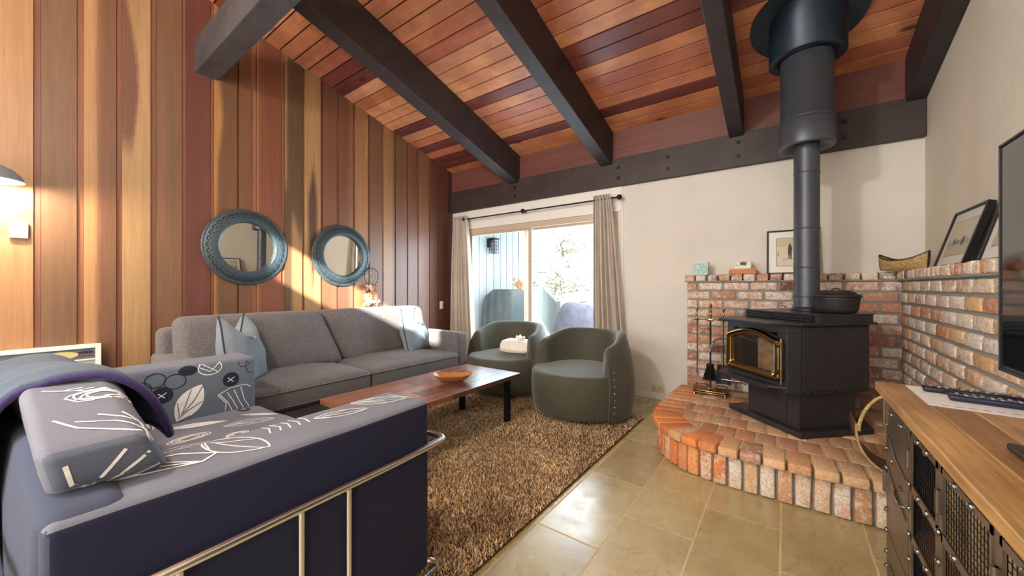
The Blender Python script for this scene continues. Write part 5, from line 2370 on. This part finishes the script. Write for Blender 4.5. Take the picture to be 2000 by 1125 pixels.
def cnf(u, v):
    s = u * 2 - 1
    hgt = .076 + .050 * abs(s) ** 2.6
    wdt = .045 * max(0, 1 - abs(s) ** 2.6) ** .7
    rock = .012 * abs(s) ** 3
    a = (v * 2 - 1)
    p = A + (B - A) * (.5 + .5 * s * (1 - .07 * (1 - abs(a)) ** 1.5 * (abs(s) > .5)))
    return p + sd_ * wdt * math.sin(a * PI / 2) + Vector((0, 0, ZL + .002 + rock + (hgt - rock) * abs(a) ** 1.6))


mb.grid(40, 17, cnf)
o = obj('hull', mb, M_bark, cn)
m = o.modifiers.new('thick', 'SOLIDIFY')
m.thickness = .003
for v in (0, 1):
    mb = MB()
    mb.tube([cnf(i / 40, v) for i in range(41)], .0042, 6)
    for i in range(0, 41):
        p = cnf(i / 40, v)
        mb.cyl(p + Vector((0, 0, .004)), p - Vector((0, 0, .010)), .0036, seg=5)
    obj('rim', mb, M_darkbark, cn)
for u in (0, 1):
    mb = MB()
    mb.tube([cnf(abs(u - .004), v / 16) for v in range(17)], .0055, 6)
    obj('end_lacing', mb, M_darkbark, cn)

# ================================================================== MEDIA CABINET
CX0, CX1, CY0, CY1, CZ = .333, .662, .15, 2.155, .80
cab = thing('media_cabinet', 'industrial cabinet with planked wood top, riveted steel frame and wire mesh doors', 'cabinet', (.49, 1.15, 0))
mb = MB()
pw = (.668 - .300) / 4
cw = [S(190, 148, 88), S(174, 130, 76), S(196, 156, 98), S(182, 140, 84)]
for i in range(4):
    a, b = .300 + pw * i, .300 + pw * (i + 1)
    cc = cw[i]
    mb.rbox(((a + b) / 2, (CY0 + 2.19) / 2 - .01, CZ - .0175), (pw - .0012, 2.19 - CY0 + .02, .035), r=.0035, n=1, smooth=False, col=cc)
for i in range(1, 4):
    mb.box(.300 + pw * i - .0016, .300 + pw * i + .0016, CY0 + .002, 2.188, CZ - .02, CZ - .0004, col=S(236, 196, 128))
obj('top', mb, M_cabtop, cab)
# steel frame of the front
mb = MB()
t = .004
stiles = [CY1 - .012, 1.795, 1.49, 1.15, .80, .46, .18]
rails = [.752, .537, .374, .205, .055]


def flat(y0, y1, z0, z1, x=CX0, th_=.004):
    mb.box(x, x + th_, y0, y1, z0, z1)


flat(CY0, CY1, .725, .765)
flat(CY0, CY1, .045, .08)
for s_ in stiles:
    flat(s_ - .016, s_ + .016, .02, .765, x=CX0 - .002, th_=.006)
for (x, y) in ((CX1, CY1), (CX1, CY0), (CX0, CY0), (CX0, CY1)):
    mb.box(min(x, x + (.03 if x == CX0 else -.03)), max(x, x + (.03 if x == CX0 else -.03)), min(y, y + (.004 if y == CY0 else -.004)), max(y, y + (.004 if y == CY0 else -.004)), 0, .765)
    mb.box(x if x == CX0 else x - .004, x + .004 if x == CX0 else x, min(y, y + (.03 if y == CY0 else -.03)), max(y, y + (.03 if y == CY0 else -.03)), 0, .765)
mb.box(CX0, CX1, CY0, CY1, .758, .764)
mb.box(CX0 + .005, CX1, CY0, CY1, .045, .052)
mb.box(CX1 - .004, CX1, CY0, CY1, .70, .764)
mb.box(CX0, CX1, CY1 - .004, CY1, .045, .765)
obj('frame', mb, M_cabsteel, cab)
mb = MB()
mb.box(CX0 + .006, CX1 - .01, CY0 + .01, CY1 - .01, .365, .383, col=S(150, 104, 62))
mb.box(CX0 + .006, CX1 - .01, CY0 + .01, CY1 - .01, .052, .066, col=S(150, 104, 62))
obj('shelf', mb, M_cabtop, cab)
# solid door at the far end
mb = MB()
flat(1.815, CY1 - .03, .21, .722, x=CX0 - .003, th_=.004)
sdoor = obj('steel_door', mb, M_cabsteel, cab)
mb = MB()
flat(1.815, CY1 - .03, .10, .205, x=CX0 - .003, th_=.004)
obj('lower_panel', mb, M_cabsteel, cab)
for z in (.685, .40):
    mb = MB()
    mb.box(CX0 - .008, CX0 - .003, CY1 - .030, CY1 + .004, z - .045, z + .045)
    mb.cyl((CX0 - .008, CY1 + .004, z - .045), (CX0 - .008, CY1 + .004, z + .045), .006, seg=8)
    obj('hinge', mb, M_cabsteel, sdoor)
mb = MB()
mb.tube([(CX0 - .002, 1.90, .475), (CX0 - .022, 1.90, .47), (CX0 - .026, 1.86, .455), (CX0 - .022, 1.815, .45), (CX0 - .002, 1.815, .45)], .005, 8, smoothpath=1)
mb.lathe([(0, 0), (.010, 0), (.012, .006), (.008, .012), (0, .014)], 12, (CX0 - .004, 1.92, .465))
obj('latch', mb, M_rivet, sdoor)
mb = MB()
mb.tube([(CX0 - .005, 2.12, .60), (CX0 - .006, 2.04, .585), (CX0 - .006, 1.98, .55), (CX0 - .006, 1.83, .535)], .0025, 6, smoothpath=2)
mb.tube([(CX0 - .005, 2.12, .475), (CX0 - .006, 2.02, .44), (CX0 - .006, 1.83, .40)], .0025, 6, smoothpath=2)
obj('trim_wire', mb, M_cabsteel, sdoor)
# mesh doors
bays = [(1.779, 1.506), (1.474, 1.166), (1.134, .816), (.784, .476)]
for bi, (ya, yb) in enumerate(bays):
    mb = MB()
    for z0, z1 in ((.525, .55), (.362, .386), (.195, .218), (.085, .10), (.705, .722)):
        mb.box(CX0 - .004, CX0 + .001, yb, ya, z0, z1)
    for y in (ya, yb):
        mb.box(CX0 - .004, CX0 + .001, y - .012 if y == ya else y, y if y == ya else y + .012, .085, .722)
    dd = obj('mesh_door', mb, M_cabsteel, cab)
    mb = MB()
    ny = int((ya - yb) / .018)
    for i in range(ny + 1):
        y = lerp(yb, ya, i / ny)
        mb.cyl((CX0 + .006, y, .09), (CX0 + .006, y, .715), .0011, seg=4, caps=False)
    for i in range(36):
        z = .09 + i * .0178
        mb.cyl((CX0 + .007, yb, z), (CX0 + .007, ya, z), .0011, seg=4, caps=False)
    obj('wire_mesh', mb, M_black, dd)
    mb = MB()
    mb.box(CX0 - .010, CX0 - .004, ya - .014, ya + .014, .60, .66)
    mb.cyl((CX0 - .010, ya, .60), (CX0 - .010, ya, .66), .006, seg=8)
    obj('hinge', mb, M_cabsteel, dd)
# rivets
riv = []
for s_ in stiles:
    for z in (.74, .635, .54, .46, .374, .29, .206, .12, .06):
        riv.append((s_, z))
for (ya, yb) in bays:
    for z in (.7135, .5375, .374, .206):
        for k in (.33, .67):
            riv.append((lerp(ya, yb, k), z))
for z in (.70, .52, .40, .23):
    riv += [(2.05, z), (1.90, z)]
for i, (y, z) in enumerate(riv[:98]):
    mb = MB()
    mb.lathe([(.0095, 0), (.009, .004), (.006, .0078), (0, .0092)], 10)
    mb.transform(Matrix(((0, 0, -1, CX0 - .0038), (1, 0, 0, y), (0, 1, 0, z), (0, 0, 0, 1))))
    obj('rivet', mb, M_rivet, cab)
# inside: woven baskets seen through the mesh
for i, (ya, yb) in enumerate(((1.74, 1.50), (1.40, 1.18), (1.05, .85))):
    mb = MB()
    mb.rbox((.50, (ya + yb) / 2, .50), (.22, ya - yb, .22), r=.02, n=2, mid=(2, 4, 4))
    tag(obj('woven_basket', mb, M_basket), ['woven reed box on the upper shelf inside the cabinet, behind the farthest mesh door', 'woven reed box on the upper cabinet shelf behind the second mesh door', 'woven reed box on the upper cabinet shelf behind the nearest visible mesh door'][i], 'basket', 'reed boxes inside the cabinet')

# television on a stand
tv = thing('television', 'flat black television standing on the cabinet at the right edge', 'television', (.53, 1.15, CZ))
mb = MB()
TVX = .500
mb.rbox((TVX + .022, 1.16, 1.283), (.040, 1.12, .652), r=.006, n=2, mid=(1, 6, 4), smooth=False)
obj('housing', mb, M_blackpl, tv)
mb = MB()
mb.box(TVX - .0005, TVX + .003, .612, 1.708, .975, 1.598)
obj('screen', mb, M_screen, tv)
mb = MB()
for (a, b, c, d) in ((.602, 1.718, .957, .966), (.602, 1.718, 1.604, 1.610), (1.711, 1.7195, .957, 1.61), (.6005, .609, .957, 1.61)):
    mb.box(TVX - .003, TVX + .004, a, b, c, d)
obj('bezel', mb, M_gloss if False else M_blackpl, tv)
mb = MB()
mb.rbox((.53, 1.16, .90), (.03, .12, .14), r=.008, n=2)
obj('neck', mb, M_blackpl, tv)
mb = MB()


def ft(x, y, z):
    return (x * (1 - .12 * abs(y) / .3), y, z)


mb.rbox((.53, 1.16, CZ + .010), (.22, .60, .018), r=.007, n=2, fn=ft)
obj('stand_foot', mb, M_blackpl, tv)

# paper and remotes
mb = MB()
mb.add([(.385, 2.165, CZ + .0012), (.385, 1.85, CZ + .0012), (.66, 1.82, CZ + .0012), (.66, 2.165, CZ + .0012), (.385, 2.165, CZ + .0022), (.385, 1.85, CZ + .0022), (.66, 1.82, CZ + .0022), (.66, 2.165, CZ + .0022)],
       [(0, 3, 2, 1), (4, 5, 6, 7), (0, 1, 5, 4), (1, 2, 6, 5), (2, 3, 7, 6), (3, 0, 4, 7)], col=S(234, 234, 232))
for i in range(6):
    mb.box(.42 + .03 * i, .437 + .03 * i, 1.868, 1.874, CZ + .0022, CZ + .0026, col=S(120, 128, 140))
tag(obj('paper_sheet', mb, M_any), 'white printed sheet on the cabinet top under the remote controls', 'paper')


def remote(c, rz, L, w, label, col):
    t = thing('remote_control', label, 'remote control', c, rz, 'remote controls on the cabinet')
    mb = MB()
    mb.rbox((0, 0, .011), (L, w, .020), r=.008, n=3, mid=(4, 1, 1), col=col)
    obj('case', mb, M_gloss, t, world=False)
    mb = MB()
    for i in range(11):
        for j in range(3):
            mb.rbox((-L / 2 + .022 + i * (L - .045) / 10, (j - 1) * w * .27, .0225), (.009, .009, .004), r=.0018, n=1, col=S(150, 152, 158) if (i + j) % 3 else S(70, 74, 84))
    obj('buttons', mb, M_gloss, t, world=False)


remote((.535, 2.075, CZ + .0025), -.10, .235, .048, 'long black remote control, the farther one on the white sheet', S(26, 27, 34))
remote((.575, 1.965, CZ + .0025), -.12, .235, .050, 'dark navy remote control with grey end, the nearer one on the sheet', S(28, 32, 60))

# firewood carrier behind the cabinet
fb = thing('log_basket', 'leather-lined basket with arched cane handle on the hearth, behind the cabinet end', 'basket', (.47, 2.72, .25))
mb = MB()


def bf(u, v):
    a = -PI * .5 + (u - .5) * PI * 1.15
    p = Vector((.455 + .165 * math.sin((u - .5) * PI * 1.1), 0, .255 + .24 * (1 - math.cos((u - .5) * PI * 1.1)) * .85))
    return (p.x, lerp(2.62, 2.86, v), p.z + .01 * math.sin(v * PI))


mb.grid(24, 6, bf)
o = obj('sling', mb, M_leather, fb)
m = o.modifiers.new('thick', 'SOLIDIFY')
m.thickness = .006
for yy in (2.62, 2.86):
    mb = MB()
    mb.tube([bf(i / 24, 0 if yy < 2.7 else 1) for i in range(25)], .006, 8)
    obj('rim', mb, M_bark, fb)
    if yy > 2.7:
        continue
    mb = MB()
    mb.tube([(.300, yy, .455), (.302, yy, .50), (.325, yy, .575), (.375, yy, .645), (.455, yy, .675), (.535, yy, .645), (.585, yy, .575), (.606, yy, .50), (.61, yy, .455)], .008, 8, smoothpath=1)
    obj('handle', mb, M_bark, fb)
